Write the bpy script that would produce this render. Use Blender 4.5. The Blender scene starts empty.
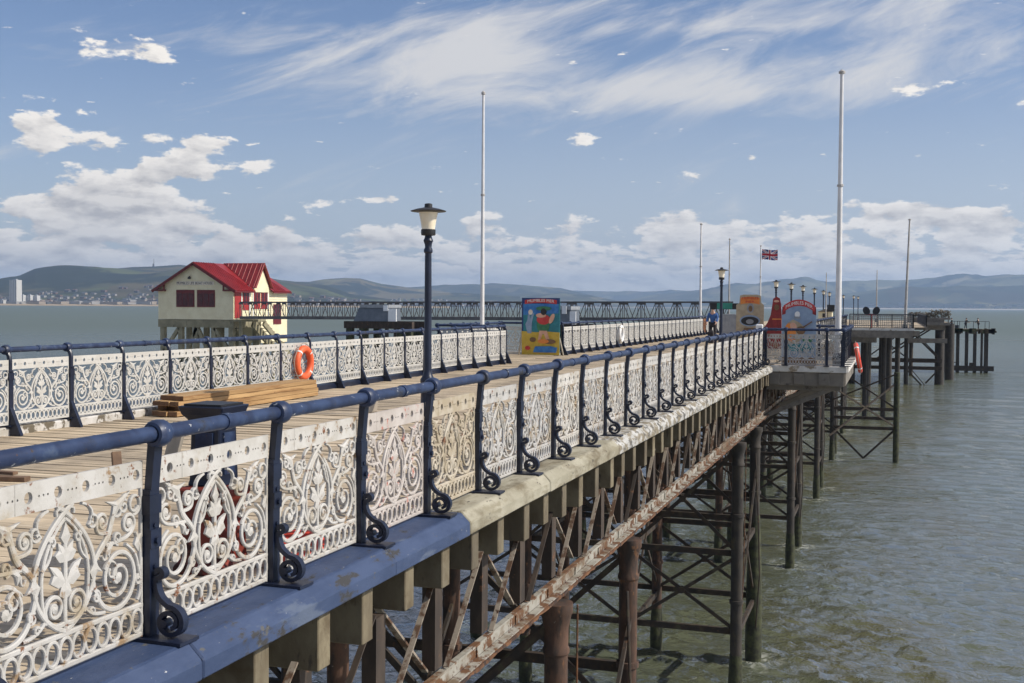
import bpy, bmesh, math, random
import numpy as np
from mathutils import Vector, Matrix
random.seed(7); rng = np.random.default_rng(5)
PI = math.pi; R = math.radians
scn = bpy.context.scene
col = scn.collection
SEA = -8.2

# ------------------------------------------------------------------ materials
class NT:
    def __init__(s, tree): s.t = tree; s.n = tree.nodes; s.l = tree.links
    def node(s, kind, **kw):
        n = s.n.new(kind)
        for k, v in kw.items(): setattr(n, k, v)
        return n
    def put(s, sock, v):
        if isinstance(v, bpy.types.NodeSocket): s.l.new(v, sock)
        else:
            try: sock.default_value = v
            except Exception: sock.default_value = (*v, 1.0)
    def m(s, op, a, b=0.0, c=None, clamp=False):
        n = s.node('ShaderNodeMath', operation=op, use_clamp=clamp)
        s.put(n.inputs[0], a); s.put(n.inputs[1], b)
        if c is not None: s.put(n.inputs[2], c)
        return n.outputs[0]
    def sstep(s, v, lo, hi, o0=0.0, o1=1.0):
        n = s.node('ShaderNodeMapRange', interpolation_type='SMOOTHSTEP')
        s.put(n.inputs[0], v); s.put(n.inputs[1], lo); s.put(n.inputs[2], hi); s.put(n.inputs[3], o0); s.put(n.inputs[4], o1)
        return n.outputs[0]
    def noise(s, vec, scale, detail=4, rough=.55, dist=0.0):
        n = s.node('ShaderNodeTexNoise'); s.put(n.inputs['Vector'], vec)
        s.put(n.inputs['Scale'], scale); s.put(n.inputs['Detail'], detail); s.put(n.inputs['Roughness'], rough); s.put(n.inputs['Distortion'], dist)
        return n.outputs[0]
    def vmul(s, vec, v):
        n = s.node('ShaderNodeVectorMath', operation='MULTIPLY'); s.put(n.inputs[0], vec); n.inputs[1].default_value = v
        return n.outputs[0]
    def mix(s, f, a, b, mode='MIX'):
        n = s.node('ShaderNodeMix', data_type='RGBA', blend_type=mode)
        s.put(n.inputs[0], f); s.put(n.inputs[6], a if not isinstance(a, tuple) else (*a[:3], 1)); s.put(n.inputs[7], b if not isinstance(b, tuple) else (*b[:3], 1))
        return n.outputs[2]

def M(name, c1, c2=None, sc=3.0, rough=.6, stains=(), bump=None, stretch=(1, 1, 1), island=0.0, objrand=None, metallic=0.0, spec=.5, lo=.35, hi=.65):
    """base colour by noise between c1 and c2; stains = (colour, scale, lo, hi, stretch)"""
    mt = bpy.data.materials.new(name); mt.use_nodes = True
    k = NT(mt.node_tree); bs = k.n['Principled BSDF']
    g = k.node('ShaderNodeNewGeometry'); pos = g.outputs['Position']
    p1 = k.vmul(pos, stretch)
    base = tuple(c1)
    if c2: base = k.mix(k.sstep(k.noise(p1, sc, 6, .6), lo, hi), tuple(c1), tuple(c2))
    if island:
        base = k.mix(1.0, base, k.mix(g.outputs['Random Per Island'], (1 - island,) * 3, (1 + island,) * 3), 'MULTIPLY')
    if objrand:
        oi = k.node('ShaderNodeObjectInfo')
        base = k.mix(1.0, base, k.mix(oi.outputs['Random'], objrand[0], objrand[1]), 'MULTIPLY')
    rsock = rough
    for st in stains:
        c, s_, lo_, hi_ = st[:4]; sv = st[4] if len(st) > 4 else (1, 1, 1)
        f = k.sstep(k.noise(k.vmul(pos, sv), s_, 8, .65), lo_, hi_)
        base = k.mix(f, base, tuple(c))
        rsock = k.m('MAXIMUM', rsock, k.m('MULTIPLY', f, .85))
    k.put(bs.inputs['Base Color'], base if not isinstance(base, tuple) else (*base[:3], 1))
    k.put(bs.inputs['Roughness'], rsock)
    bs.inputs['Metallic'].default_value = metallic
    bs.inputs['Specular IOR Level'].default_value = spec
    if bump:
        b = k.node('ShaderNodeBump'); b.inputs['Strength'].default_value = bump[1]; b.inputs['Distance'].default_value = bump[2] if len(bump) > 2 else .01
        k.put(b.inputs['Height'], k.noise(p1, bump[0], 6, .6)); k.l.new(b.outputs[0], bs.inputs['Normal'])
    return mt

RUST = (.16, .06, .022); RUSTD = (.055, .025, .014)
m_blue = M('blue_paint', (.010, .020, .058), (.024, .044, .105), 7, .46, [((.05, .075, .13), 3.5, .58, .68), ((.05, .035, .03), 11, .66, .72), ((.42, .43, .45), 17, .655, .675), ((.022, .024, .03), 4, .52, .70), ((.10, .05, .03), 16, .665, .70)], (30, .12, .004))
m_bluedark = M('blue_post_paint', (.005, .009, .024), (.009, .015, .038), 5, .4, [((.06, .028, .016), 14, .66, .74), ((.35, .36, .38), 26, .77, .79)], (40, .12, .004))
m_bluebeam = M('blue_beam_paint', (.023, .043, .102), (.038, .062, .132), 6, .6, [((.080, .105, .16), 2.6, .56, .62, (1, .25, 1)), ((.034, .034, .036), 5, .575, .64, (1.2, .5, 1)), ((.085, .085, .085), 11, .63, .66, (1, .6, 1)), ((.42, .42, .42), 24, .685, .70, (1, .6, 1))], (22, .6, .008), (1, .4, 1))
m_white = M('white_cast_iron_paint', (.42, .405, .37), (.51, .50, .475), 5, .6, [((.33, .275, .195), 3.2, .52, .70), ((.25, .165, .09), 7, .575, .68), (RUST, 13, .60, .68), ((.09, .045, .025), 30, .66, .72)], (60, .3, .004), objrand=((.86, .86, .88), (1.04, 1.02, 1)))
m_white2 = M('white_cast_iron_paint_clean', (.47, .455, .42), (.55, .54, .51), 4, .55, [((.40, .33, .24), 4, .60, .72), (RUST, 12, .68, .74)], None)
m_pink = M('pinkish_worn_paint', (.41, .365, .33), (.49, .445, .41), 6, .55, [((.40, .13, .09), 9, .585, .70), (RUST, 16, .66, .72)], (60, .15, .003))
m_tan = M('tan_worn_paint', (.35, .29, .20), (.45, .40, .32), 6, .6, [(RUST, 9, .60, .70), ((.12, .06, .03), 18, .65, .72)], (60, .15, .003))
m_rustp = M('rusty_panel', (.15, .06, .025), (.24, .10, .04), 8, .8, [(RUSTD, 10, .5, .7)])
m_deck = M('weathered_deck_planks', (.40, .315, .215), (.53, .43, .30), 1.6, .8, [((.28, .225, .16), .7, .50, .66, (1, .5, 1)), ((.17, .125, .085), 4.5, .56, .70, (.25, 3, 1)), ((.62, .53, .40), 6, .60, .72, (.2, 3, 1))], (9, .35, .006), (.3, 5, 1), island=.24)
m_cream = M('peeling_cream_timber', (.27, .25, .185), (.36, .335, .26), 3.5, .85, [((.14, .115, .07), 2.0, .46, .62, (1, .4, 1)), ((.24, .215, .15), 7, .52, .62, (1, .3, 1)), ((.06, .05, .04), 11, .61, .66, (1, .45, 1))], (12, .3, .008), (1, .4, 1))
m_peel = M('peeling_white_paint', (.36, .355, .335), (.47, .465, .445), 7, .8, [((.20, .17, .12), 8, .46, .54, (1, .5, 1)), ((.10, .095, .085), 9, .53, .60, (1, .45, 1))], (14, .35, .01), (1, .4, 1))
m_kerbl = M('mossy_weathered_kerb', (.40, .37, .32), (.55, .53, .50), 3, .8, [((.12, .10, .07), 3.5, .50, .57), ((.09, .065, .035), 9, .6, .66)], (10, .4, .01))
m_joist = M('joist_timber', (.11, .09, .062), (.18, .155, .11), 3, .85, [((.10, .075, .042), 3, .48, .66), ((.07, .055, .04), 12, .58, .68, (1, 1, .3))], (22, .5, .01), (1, 1, .5), objrand=((.7, .68, .64), (1.15, 1.12, 1.0)))
m_trusst = M('dark_truss_timber', (.030, .022, .017), (.060, .042, .03), 5, .85, [((.14, .065, .03), 7, .6, .68)], (14, .4, .01), (1, 1, .35))
m_chord = M('rusty_white_chord', (.26, .245, .205), (.34, .325, .285), 3, .85, [((.15, .105, .065), 2.6, .46, .60, (1, .6, 1)), ((.12, .055, .022), 4.2, .50, .55, (1, .8, 1)), ((.07, .03, .015), 8, .56, .62)], (18, .4, .01))
m_rust = M('rusted_iron', (.085, .038, .018), (.17, .075, .03), 5, .9, [((.04, .022, .015), 6, .48, .60), ((.22, .13, .07), 15, .62, .7)], (22, .6, .01))
m_diag = M('rusty_white_bracing', (.25, .21, .165), (.34, .295, .24), 5, .85, [((.095, .052, .03), 5, .44, .56), (RUSTD, 11, .6, .66)])
m_colr = M('rusted_column_iron', (.055, .032, .022), (.10, .05, .03), 4, .85, [((.028, .02, .016), 4, .46, .60, (1, 1, .3)), ((.15, .07, .032), 9, .58, .68, (1, 1, .6)), ((.22, .19, .15), 16, .66, .71)], (16, .5, .012), (1, 1, .5))
m_cold = M('dark_column_iron', (.022, .019, .017), (.042, .034, .026), 3, .75, [((.075, .06, .03), 4, .58, .7, (1, 1, .4)), ((.10, .042, .018), 9, .66, .72)], (16, .5, .012))
m_brace = M('dark_bracing_iron', (.022, .018, .015), (.05, .032, .02), 5, .8, [((.13, .06, .025), 8, .62, .7), ((.06, .055, .03), 5, .55, .7)])
m_weed = M('weeded_pile', (.016, .018, .009), (.05, .055, .02), 6, .8, (), (18, .8, .02))
m_pole = M('painted_flagpole', (.62, .61, .60), (.70, .69, .68), 3, .45)
m_poleg = M('grey_flagpole', (.34, .32, .30), (.42, .40, .38), 3, .5)
m_glass = M('cream_lantern_glass', (.80, .70, .52), (.84, .77, .62), 6, .3)
m_timber = M('new_sawn_timber', (.32, .19, .08), (.43, .275, .125), 2.2, .7, [((.23, .12, .045), 5, .48, .66, (3, .2, 3)), ((.12, .07, .035), 13, .66, .72, (2, .4, 2))], (10, .2, .004), (4, .3, 4), island=.14)
m_timberend = M('dark_timber_ends', (.11, .06, .035), (.16, .09, .05), 8, .8)
m_scrap = M('old_brown_wood', (.11, .065, .04), (.18, .11, .065), 6, .75, (), (20, .3, .005))
m_greywood = M('grey_old_wood', (.25, .22, .18), (.35, .31, .26), 6, .8, (), (20, .3, .005), (1, 1, .3))
m_red = M('red_plastic', (.62, .045, .018), (.70, .065, .028), 5, .45)
m_orange = M('orange_lifebuoy', (.72, .10, .028), (.80, .14, .045), 5, .5)
m_darkred = M('dull_red_paint', (.15, .022, .014), (.24, .036, .02), 5, .6, [((.05, .018, .014), 6, .5, .62)])
m_redpaint = M('red_board_paint', (.19, .010, .011), (.27, .018, .017), 6, .4)
m_black = M('black_paint', (.012, .012, .014), (.02, .02, .022), 5, .5)
m_greypanel = M('grey_panel', (.24, .255, .275), (.30, .315, .335), 4, .6)
m_shed = M('slate_shed_cladding', (.105, .125, .15), (.135, .155, .185), 3, .6)
m_plain = M('white_sheet', (.75, .75, .74), (.82, .82, .81), 4, .6)
m_housewall = M('cream_boarded_wall', (.70, .62, .41), (.77, .70, .48), 1.5, .65, [((.45, .42, .27), 2.5, .62, .8, (1, 1, .4))])
m_roof = M('red_metal_roof', (.19, .012, .016), (.27, .02, .024), 1.2, .38)
m_maroon = M('maroon_window_paint', (.10, .008, .010), (.15, .012, .014), 4, .4)
m_redshut = M('red_shutter_paint', (.28, .018, .016), (.36, .026, .022), 4, .45)
m_redglass = M('dark_red_window', (.085, .014, .022), (.05, .01, .016), 3, .25)
m_darkglass = M('dark_window_glass', (.02, .018, .022), None, 1, .12)
m_oldtimber = M('olive_timber', (.20, .18, .115), (.29, .26, .17), 1.3, .8, [((.09, .08, .05), 2, .55, .7, (1, 1, .4))])
m_bridge = M('dark_bridge_steel', (.07, .07, .075), (.11, .105, .105), 2, .6)
m_fpole = M('dark_railing', (.03, .032, .04), (.05, .05, .055), 3, .5)
m_mesh = M('grey_fence_mesh', (.22, .21, .19), (.30, .285, .26), 4, .8)
m_concrete = M('weathered_timber_edge', (.50, .48, .45), (.60, .585, .55), 2, .75, [((.25, .2, .14), 3, .55, .65)])
m_fascia = M('grey_timber_fascia', (.145, .13, .11), (.205, .18, .15), 2, .8, [((.08, .07, .06), 3, .55, .7)], (8, .4, .01))
m_skin = M('skin', (.52, .31, .22), None, 1, .5)
m_hair = M('hair_brown', (.05, .03, .02), None, 1, .6)
m_shirt = M('blue_shirt', (.035, .10, .28), (.05, .13, .34), 9, .8)
m_trous = M('dark_trousers', (.022, .02, .024), (.035, .032, .036), 9, .85)
m_coat = M('dark_coat', (.02, .024, .02), (.035, .04, .03), 9, .85)
m_navy = M('navy_art', (.012, .03, .12), (.02, .045, .17), 6, .5)
m_teal = M('teal_art', (.015, .16, .20), (.03, .23, .27), 5, .5)
m_sky_art = M('blue_art', (.02, .13, .40), (.05, .22, .50), 5, .5)
m_yellow = M('yellow_art', (.50, .34, .03), (.60, .42, .06), 6, .5)
m_redart = M('red_art', (.45, .03, .03), (.55, .05, .045), 6, .5)
m_cream_art = M('cream_art', (.72, .62, .48), (.78, .70, .58), 6, .5)
m_fleshart = M('flesh_art', (.60, .32, .21), (.68, .40, .28), 6, .5)
m_tanart = M('tan_art', (.36, .29, .19), (.46, .38, .26), 4, .6)
m_orangeart = M('orange_art', (.68, .19, .03), (.74, .26, .05), 6, .5)
m_greenart = M('green_art', (.03, .15, .07), (.05, .22, .10), 6, .5)
m_greyart = M('grey_blue_art', (.22, .30, .42), (.27, .36, .48), 4, .5)
m_brownart = M('brown_art', (.14, .075, .03), (.20, .11, .05), 6, .5)
m_whiteart = M('white_art', (.78, .77, .74), None, 1, .5)
m_flagw = M('flag_white', (.72, .71, .70), None, 1, .8)
m_flagr = M('flag_red', (.42, .02, .035), None, 1, .8)
m_flagb = M('flag_blue', (.02, .035, .16), None, 1, .8)
m_netting = M('tangled_netting', (.12, .10, .075), (.22, .19, .14), 7, .9)

# ------------------------------------------------------------------ mesh building
class MB:
    def __init__(s): s.v = []; s.f = []; s.mi = []
    def add(s, vs, fs, mi=0):
        o = len(s.v); s.v += [tuple(p) for p in vs]; s.f += [tuple(i + o for i in f) for f in fs]; s.mi += [mi] * len(fs); return s
    def box(s, x0, x1, y0, y1, z0, z1, mi=0):
        return s.add([(x0, y0, z0), (x1, y0, z0), (x1, y1, z0), (x0, y1, z0), (x0, y0, z1), (x1, y0, z1), (x1, y1, z1), (x0, y1, z1)],
                     [(0, 3, 2, 1), (4, 5, 6, 7), (0, 1, 5, 4), (1, 2, 6, 5), (2, 3, 7, 6), (3, 0, 4, 7)], mi)
    def beam(s, a, b, w, h, up=(0, 0, 1), mi=0):
        a = Vector(a); b = Vector(b); d = (b - a).normalized(); up = Vector(up)
        if abs(d.dot(up)) > .98: up = Vector((0, 1, 0))
        sd = d.cross(up).normalized(); u = sd.cross(d)
        vs = [p + sd * i * w / 2 + u * j * h / 2 for p in (a, b) for i, j in ((-1, -1), (1, -1), (1, 1), (-1, 1))]
        return s.add(vs, [(0, 1, 2, 3), (7, 6, 5, 4), (0, 4, 5, 1), (1, 5, 6, 2), (2, 6, 7, 3), (3, 7, 4, 0)], mi)
    def tube(s, pts, r, n=10, cap=True, mi=0):
        pts = [Vector(p) for p in pts]; rs = r if isinstance(r, (list, tuple)) else [r] * len(pts)
        d0 = (pts[1] - pts[0]).normalized(); ref = Vector((0, 0, 1)) if abs(d0.z) < .9 else Vector((1, 0, 0))
        nrm = d0.cross(ref).normalized(); vs = []
        for i, p in enumerate(pts):
            d = (pts[min(i + 1, len(pts) - 1)] - pts[max(i - 1, 0)]).normalized()
            nrm = (nrm - d * nrm.dot(d)).normalized(); bn = d.cross(nrm)
            vs += [p + (nrm * math.cos(2 * PI * k / n) + bn * math.sin(2 * PI * k / n)) * rs[i] for k in range(n)]
        fs = [(i * n + k, i * n + (k + 1) % n, (i + 1) * n + (k + 1) % n, (i + 1) * n + k) for i in range(len(pts) - 1) for k in range(n)]
        if cap: fs += [tuple(range(n - 1, -1, -1)), tuple(range((len(pts) - 1) * n, len(pts) * n))]
        return s.add(vs, fs, mi)
    def lathe(s, prof, c=(0, 0, 0), n=16, mi=0):
        pts = [(c[0], c[1], c[2] + z) for r, z in prof]
        vs = []; 
        for (r, z) in prof: vs += [(c[0] + r * math.cos(2 * PI * k / n), c[1] + r * math.sin(2 * PI * k / n), c[2] + z) for k in range(n)]
        L = len(prof)
        fs = [(i * n + k, i * n + (k + 1) % n, (i + 1) * n + (k + 1) % n, (i + 1) * n + k) for i in range(L - 1) for k in range(n)]
        fs += [tuple(range(n - 1, -1, -1)), tuple(range((L - 1) * n, L * n))]
        return s.add(vs, fs, mi)
    def poly(s, pts, O, U, V, t, mi=0):
        """flat polygon in plane (U,V) at O extruded by t along U x V"""
        O = Vector(O); U = Vector(U); V = Vector(V); N = U.cross(V).normalized() * t; n = len(pts)
        a = [O + U * p[0] + V * p[1] for p in pts]; vs = a + [p + N for p in a]
        return s.add(vs, [tuple(range(n - 1, -1, -1)), tuple(range(n, 2 * n))] + [(i, (i + 1) % n, n + (i + 1) % n, n + i) for i in range(n)], mi)
    def build(s, name, mats, parent=None, loc=None, smooth=False, bevel=0.0, rotz=0.0):
        pl = Vector(parent['_w']) if parent is not None and '_w' in parent else Vector((0, 0, 0))
        me = bpy.data.meshes.new(name)
        if loc is None:
            if parent is not None: off = pl; oloc = Vector((0, 0, 0))
            else:
                a = np.array(s.v); lo_ = a.min(0); hi_ = a.max(0)
                off = Vector(((lo_[0] + hi_[0]) / 2, (lo_[1] + hi_[1]) / 2, lo_[2])); oloc = off
            vs = [(p[0] - off[0], p[1] - off[1], p[2] - off[2]) for p in s.v]
        else: vs = s.v; oloc = Vector(loc) - pl
        me.from_pydata(vs, [], s.f)
        mats = mats if isinstance(mats, (list, tuple)) else [mats]
        for m_ in mats: me.materials.append(m_)
        if len(mats) > 1: me.polygons.foreach_set('material_index', s.mi)
        me.update()
        o = bpy.data.objects.new(name, me); col.objects.link(o); o.location = oloc; o.rotation_euler.z = rotz
        if parent is not None: o.parent = parent
        o['_w'] = tuple(oloc + pl)
        if smooth:
            me.polygons.foreach_set('use_smooth', [True] * len(me.polygons))
            try: me.set_sharp_from_angle(angle=R(38))
            except Exception: pass
        if bevel:
            b = o.modifiers.new('bevel', 'BEVEL'); b.width = bevel; b.segments = 1; b.limit_method = 'ANGLE'
        return o

def thing(name, label, cat, loc, group=None):
    o = bpy.data.objects.new(name, None); col.objects.link(o); o.location = loc; o.empty_display_size = .2
    o['label'] = label; o['category'] = cat; o['_w'] = tuple(loc)
    if group: o['group'] = group
    return o
def tag(o, label, cat, group=None, kind=None):
    if label: o['label'] = label
    if cat: o['category'] = cat
    if group: o['group'] = group
    if kind: o['kind'] = kind
    return o
def dup(src, parent, loc, rotz=0.0):
    """copy of one part and of its sub-parts, placed at world loc under its thing"""
    c = src.copy(); col.objects.link(c); c.parent = parent
    c.location = Vector(loc) - Vector(parent['_w']); c.rotation_euler.z = rotz; c['_w'] = tuple(loc)
    for ch in src.children:
        d = ch.copy(); col.objects.link(d); d.parent = c
    return c
def text_mesh(txt, size, ext=.004, warp=None):
    cu = bpy.data.curves.new('t', 'FONT'); cu.body = txt; cu.size = size; cu.extrude = ext; cu.align_x = 'CENTER'; cu.align_y = 'CENTER'; cu.resolution_u = 3
    ob = bpy.data.objects.new('t', cu); col.objects.link(ob)
    dg = bpy.context.evaluated_depsgraph_get(); dg.update()
    me = bpy.data.meshes.new_from_object(ob.evaluated_get(dg))
    vs = [tuple(v.co) for v in me.vertices]; fs = [tuple(p.vertices) for p in me.polygons]
    bpy.data.objects.remove(ob); bpy.data.curves.remove(cu); bpy.data.meshes.remove(me)
    if warp: vs = [warp(*v) for v in vs]
    return vs, fs
def lettering(mb, txt, size, O, U, V, width=None, ext=.004, warp=None, mi=0):
    vs, fs = text_mesh(txt, size, ext)
    w = max(v[0] for v in vs) - min(v[0] for v in vs); k = (width / w) if width else 1.0
    vs = [(v[0] * k, v[1], v[2]) for v in vs]
    if warp: vs = [warp(*v) for v in vs]
    O = Vector(O); U = Vector(U); V = Vector(V); N = U.cross(V)
    mb.add([O + U * v[0] + V * v[1] + N * v[2] for v in vs], fs, mi)

# ------------------------------------------------------------------ ornamental panel
def spiral(cx, cy, r0, r1, a0, turns, n):
    return [(cx + (r0 + (r1 - r0) * i / n) * math.cos(a0 + 2 * PI * turns * i / n), cy + (r0 + (r1 - r0) * i / n) * math.sin(a0 + 2 * PI * turns * i / n)) for i in range(n + 1)]
def bez(p0, p1, p2, p3, n):
    o = []
    for i in range(n + 1):
        t = i / n; u = 1 - t
        o.append(tuple(u ** 3 * p0[k] + 3 * u * u * t * p1[k] + 3 * u * t * t * p2[k] + t ** 3 * p3[k] for k in (0, 1)))
    return o
def panel_mesh(mb, lod, W=1.2):
    """local frame: x along the fence, y outwards, z up"""
    T = .016; q = {0: 1.0, 1: .55, 2: .34}[lod]; cnt = [0]
    def N(n): return max(4, int(n * q))
    def ribbon(pts, w, closed=False, taper=None):
        cnt[0] += 1; t = T + .00022 * (cnt[0] % 23); n = len(pts); vs = []
        c = w * .22
        prof = [(-w / 2, -t / 2), (-w / 2 + 0, t / 2 - .005), (-w / 2 + c, t / 2), (w / 2 - c, t / 2), (w / 2, t / 2 - .005), (w / 2, -t / 2)] if lod == 0 else [(-w / 2, -t / 2), (-w / 2, t / 2), (w / 2, t / 2), (w / 2, -t / 2)]
        m = len(prof)
        for i in range(n):
            if closed: a = pts[i - 1]; b = pts[(i + 1) % n]
            else: a = pts[max(i - 1, 0)]; b = pts[min(i + 1, n - 1)]
            dx, dy = b[0] - a[0], b[1] - a[1]; L = math.hypot(dx, dy) or 1; nx, ny = -dy / L, dx / L
            k = 1.0 if taper is None else taper(i / (n - 1))
            vs += [(pts[i][0] + nx * px * k, py, pts[i][1] + ny * px * k) for px, py in prof]
        fs = []
        for i in range(n if closed else n - 1):
            j = (i + 1) % n
            fs += [(i * m + k, i * m + (k + 1) % m, j * m + (k + 1) % m, j * m + k) for k in range(m)]
        if not closed: fs += [tuple(range(m - 1, -1, -1)), tuple(range((n - 1) * m, n * m))]
        mb.add(vs, fs)
    def plate(cx, cz, w, h, r, n):
        cnt[0] += 1; t = T + .0002 * (cnt[0] % 19); vs = []
        rim = [(1, 0), (1, 1), (0, 1), (-1, 1), (-1, 0), (-1, -1), (0, -1), (1, -1)]
        if n == 16: rim = [q for i_ in range(8) for q in (rim[i_], ((rim[i_][0] + rim[(i_ + 1) % 8][0]) / 2, (rim[i_][1] + rim[(i_ + 1) % 8][1]) / 2))]
        for y in (t / 2, -t / 2):
            vs += [(cx + q[0] * w / 2, y, cz + q[1] * h / 2) for q in rim]
            vs += [(cx + r * math.cos(2 * PI * k / n), y, cz + r * math.sin(2 * PI * k / n)) for k in range(n)]
        fs = []
        for k in range(n):
            j = (k + 1) % n
            fs += [(k, n + k, n + j, j), (2 * n + k, 2 * n + j, 3 * n + j, 3 * n + k), (n + k, 3 * n + k, 3 * n + j, n + j), (k, j, 2 * n + j, 2 * n + k)]
        mb.add(vs, fs)
    def leaf(pts, dz=0.0):
        cnt[0] += 1; t = T / 2 + .002 + .0002 * (cnt[0] % 11)
        n = len(pts); cx = sum(p[0] for p in pts) / n; cz = sum(p[1] for p in pts) / n
        vs = [(p[0], t - .004, p[1]) for p in pts] + [(p[0], -t + .004, p[1]) for p in pts] + [(cx, t + .004, cz), (cx, -t, cz)]
        fs = []
        for k in range(n):
            j = (k + 1) % n; fs += [(k, 2 * n, j), (n + k, n + j, 2 * n + 1), (k, j, n + j, n + k)]
        mb.add(vs, fs)
    def disc(cx, cz, r): leaf([(cx + r * math.cos(2 * PI * k / 8), cz + r * math.sin(2 * PI * k / 8)) for k in range(8)])
    B0 = .18; v0 = .352; v1 = .926; top = 1.06; H = W / 2
    # top band with holes
    x = -H
    for i in range(6):
        if lod < 2:
            plate(x + .055, (v1 + top) / 2, .11, top - v1, .027, 16 if lod == 0 else 8); x += .11
            for k in range(3): plate(x + .015, (v1 + top) / 2, .03, top - v1, .0062, 8); x += .03
        else:
            plate(x + .1, (v1 + top) / 2, .2, top - v1, .03, 8); x += .2
    # frame strips
    ribbon([(-H, v0 - .012), (H, v0 - .012)], .026); ribbon([(-H, B0 + .014), (H, B0 + .014)], .028)
    for sx in (-1, 1): ribbon([(sx * (H - .008), B0), (sx * (H - .008), v1)], .016)
    # ring row
    for i in range(13):
        cx = -H + (i + .5) * W / 13
        n = N(22); ribbon([(cx + .0425 * math.cos(2 * PI * k / n), (B0 + .028 + v0 - .025) / 2 + .056 * math.sin(2 * PI * k / n)) for k in range(n)], .0185, closed=True)
    w = .0215
    Z = lambda p: [(x_, v0 + y_) for x_, y_ in p]
    for sx in (-1, 1):
        S = lambda p: Z([(sx * x_, y_) for x_, y_ in p])
        flare = lambda t: 1.0 + .5 * math.sin(PI * t)
        # pointed almond, two interlaced strands
        ribbon(S(bez((.055, .575), (-.02, .54), (-.225, .40), (-.215, .24), N(20)) + bez((-.215, .24), (-.21, .12), (-.10, .03), (0, .0), N(14))[1:]), w, taper=lambda t: 1.15)
        ribbon(S(bez((-.005, .515), (.08, .47), (.165, .36), (.165, .24), N(16)) + bez((.165, .24), (.165, .15), (.15, .11), (.135, .06), N(8))[1:]), w * .85)
        # spirals at the foot of the almond
        ribbon(S(bez((0, .04), (.05, .02), (.135, .04), (.14, .115), N(10)) + spiral(.076, .115, .064, .012, 0, 1.5, N(34))[1:]), w * .95, taper=lambda t: 1.15 - .5 * t)
        disc(sx * .076, v0 + .115, .02)
        # great side spirals
        ribbon(S(bez((.20, .20), (.24, .06), (.30, .015), (.40, .015), N(14)) + spiral(.40, .165, .15, .025, -PI / 2, 1.95, N(60))[1:]), w, taper=lambda t: 1.25 - .5 * t)
        disc(sx * .40, v0 + .165, .026)
        # small inner curl hanging off the great spiral
        ribbon(S(spiral(.345, .205, .055, .014, PI * .9, -1.1, N(22))), w * .6)
        # rising branch to the corner leaf
        ribbon(S(bez((.205, .24), (.23, .33), (.30, .33), (.335, .40), N(14)) + bez((.335, .40), (.36, .46), (.37, .52), (.47, .555), N(12))[1:]), w, taper=flare)
        ribbon(S(bez((.335, .39), (.30, .40), (.22, .38), (.235, .45), N(10)) + spiral(.275, .45, .045, .010, PI, -1.4, N(26))[1:]), w * .8)
        disc(sx * .275, v0 + .45, .016)
        ribbon(S(bez((.30, .335), (.40, .34), (.50, .33), (.535, .40), N(12)) + spiral(.485, .41, .052, .012, -.1, 1.5, N(30))[1:]), w * .85)
        disc(sx * .485, v0 + .41, .018)
        ribbon(S(spiral(.535, .50, .052, .030, -PI * .6, 1.25, N(20))), w * .7)
        ribbon(S(bez((.58, .17), (.592, .25), (.575, .30), (.545, .36), N(8))), w * .7)
        ribbon(S(bez((.56, .02), (.592, .06), (.59, .13), (.56, .20), N(10))), w * .8)
        ribbon(S(bez((.12, .565), (.20, .55), (.22, .50), (.17, .455), N(10)) + spiral(.205, .475, .04, .012, PI, 1.2, N(14))[1:]), w * .65)
        # filling curls
        ribbon(S(bez((.165, .30), (.10, .33), (.085, .40), (.115, .43), N(8)) + spiral(.095, .415, .026, .008, .6, 1.2, N(14))[1:]), w * .7)
        ribbon(S(bez((.21, .13), (.25, .15), (.265, .10), (.235, .085), N(8)) + spiral(.225, .105, .02, .006, -1.2, -1.0, N(12))[1:]), w * .65)
        ribbon(S(bez((.36, .47), (.42, .44), (.43, .49), (.405, .50), N(10))), w * .65)
        ribbon(S(spiral(.445, .50, .036, .010, PI * .3, 1.3, N(18))), w * .65)
        ribbon(S(bez((.27, .29), (.285, .25), (.31, .27), (.30, .31), N(8))), w * .6)
        ribbon(S(spiral(.395, .355, .034, .008, -PI * .5, -1.3, N(18))), w * .65)
        ribbon(S(bez((.46, .315), (.50, .29), (.555, .26), (.56, .19), N(10))), w * .75)
        ribbon(S(spiral(.565, .12, .026, .008, PI * .5, 1.2, N(14))), w * .6)
        ribbon(S(bez((.0, .545), (.03, .57), (.07, .565), (.06, .53), N(8))), w * .6)
        ribbon(S(bez((.145, .07), (.18, .03), (.24, .02), (.29, .02), N(8))), w * .75)
        ribbon(S(spiral(.195, .045, .022, .006, PI, -1.2, N(12))), w * .6)
        # acanthus flares
        leaf(S([(.34, .44), (.36, .515), (.30, .545), (.375, .535), (.50, .57), (.43, .52), (.39, .48)]))
        leaf(S([(.20, .19), (.235, .225), (.27, .22), (.24, .25), (.215, .30), (.20, .26), (.175, .235)]))
        leaf(S([(.53, .30), (.55, .34), (.59, .35), (.56, .30), (.565, .26)]))
        leaf(S([(.30, .31), (.33, .35), (.36, .335), (.335, .31), (.325, .275)]))
        # fern leaf lobes
        leaf(S([(.0, .22), (.05, .205), (.105, .235), (.085, .27), (.115, .315), (.06, .30), (.03, .275)]))
        leaf(S([(.0, .315), (.045, .32), (.075, .355), (.05, .375), (.055, .41), (.02, .39), (.0, .365)]))
    leaf(Z([(0, .385), (.035, .43), (.02, .455), (.0, .50), (-.02, .455), (-.035, .43)]))
    ribbon(Z([(0, .0), (.004, .1), (0, .2), (0, .40)]), .026)
    leaf(Z([(-.045, .17), (0, .145), (.045, .17), (.02, .235), (-.02, .235)]))
    mb.v = [(x_, y_, .155 + (z_ - .18) * (.935 / .88)) for x_, y_, z_ in mb.v]

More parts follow.
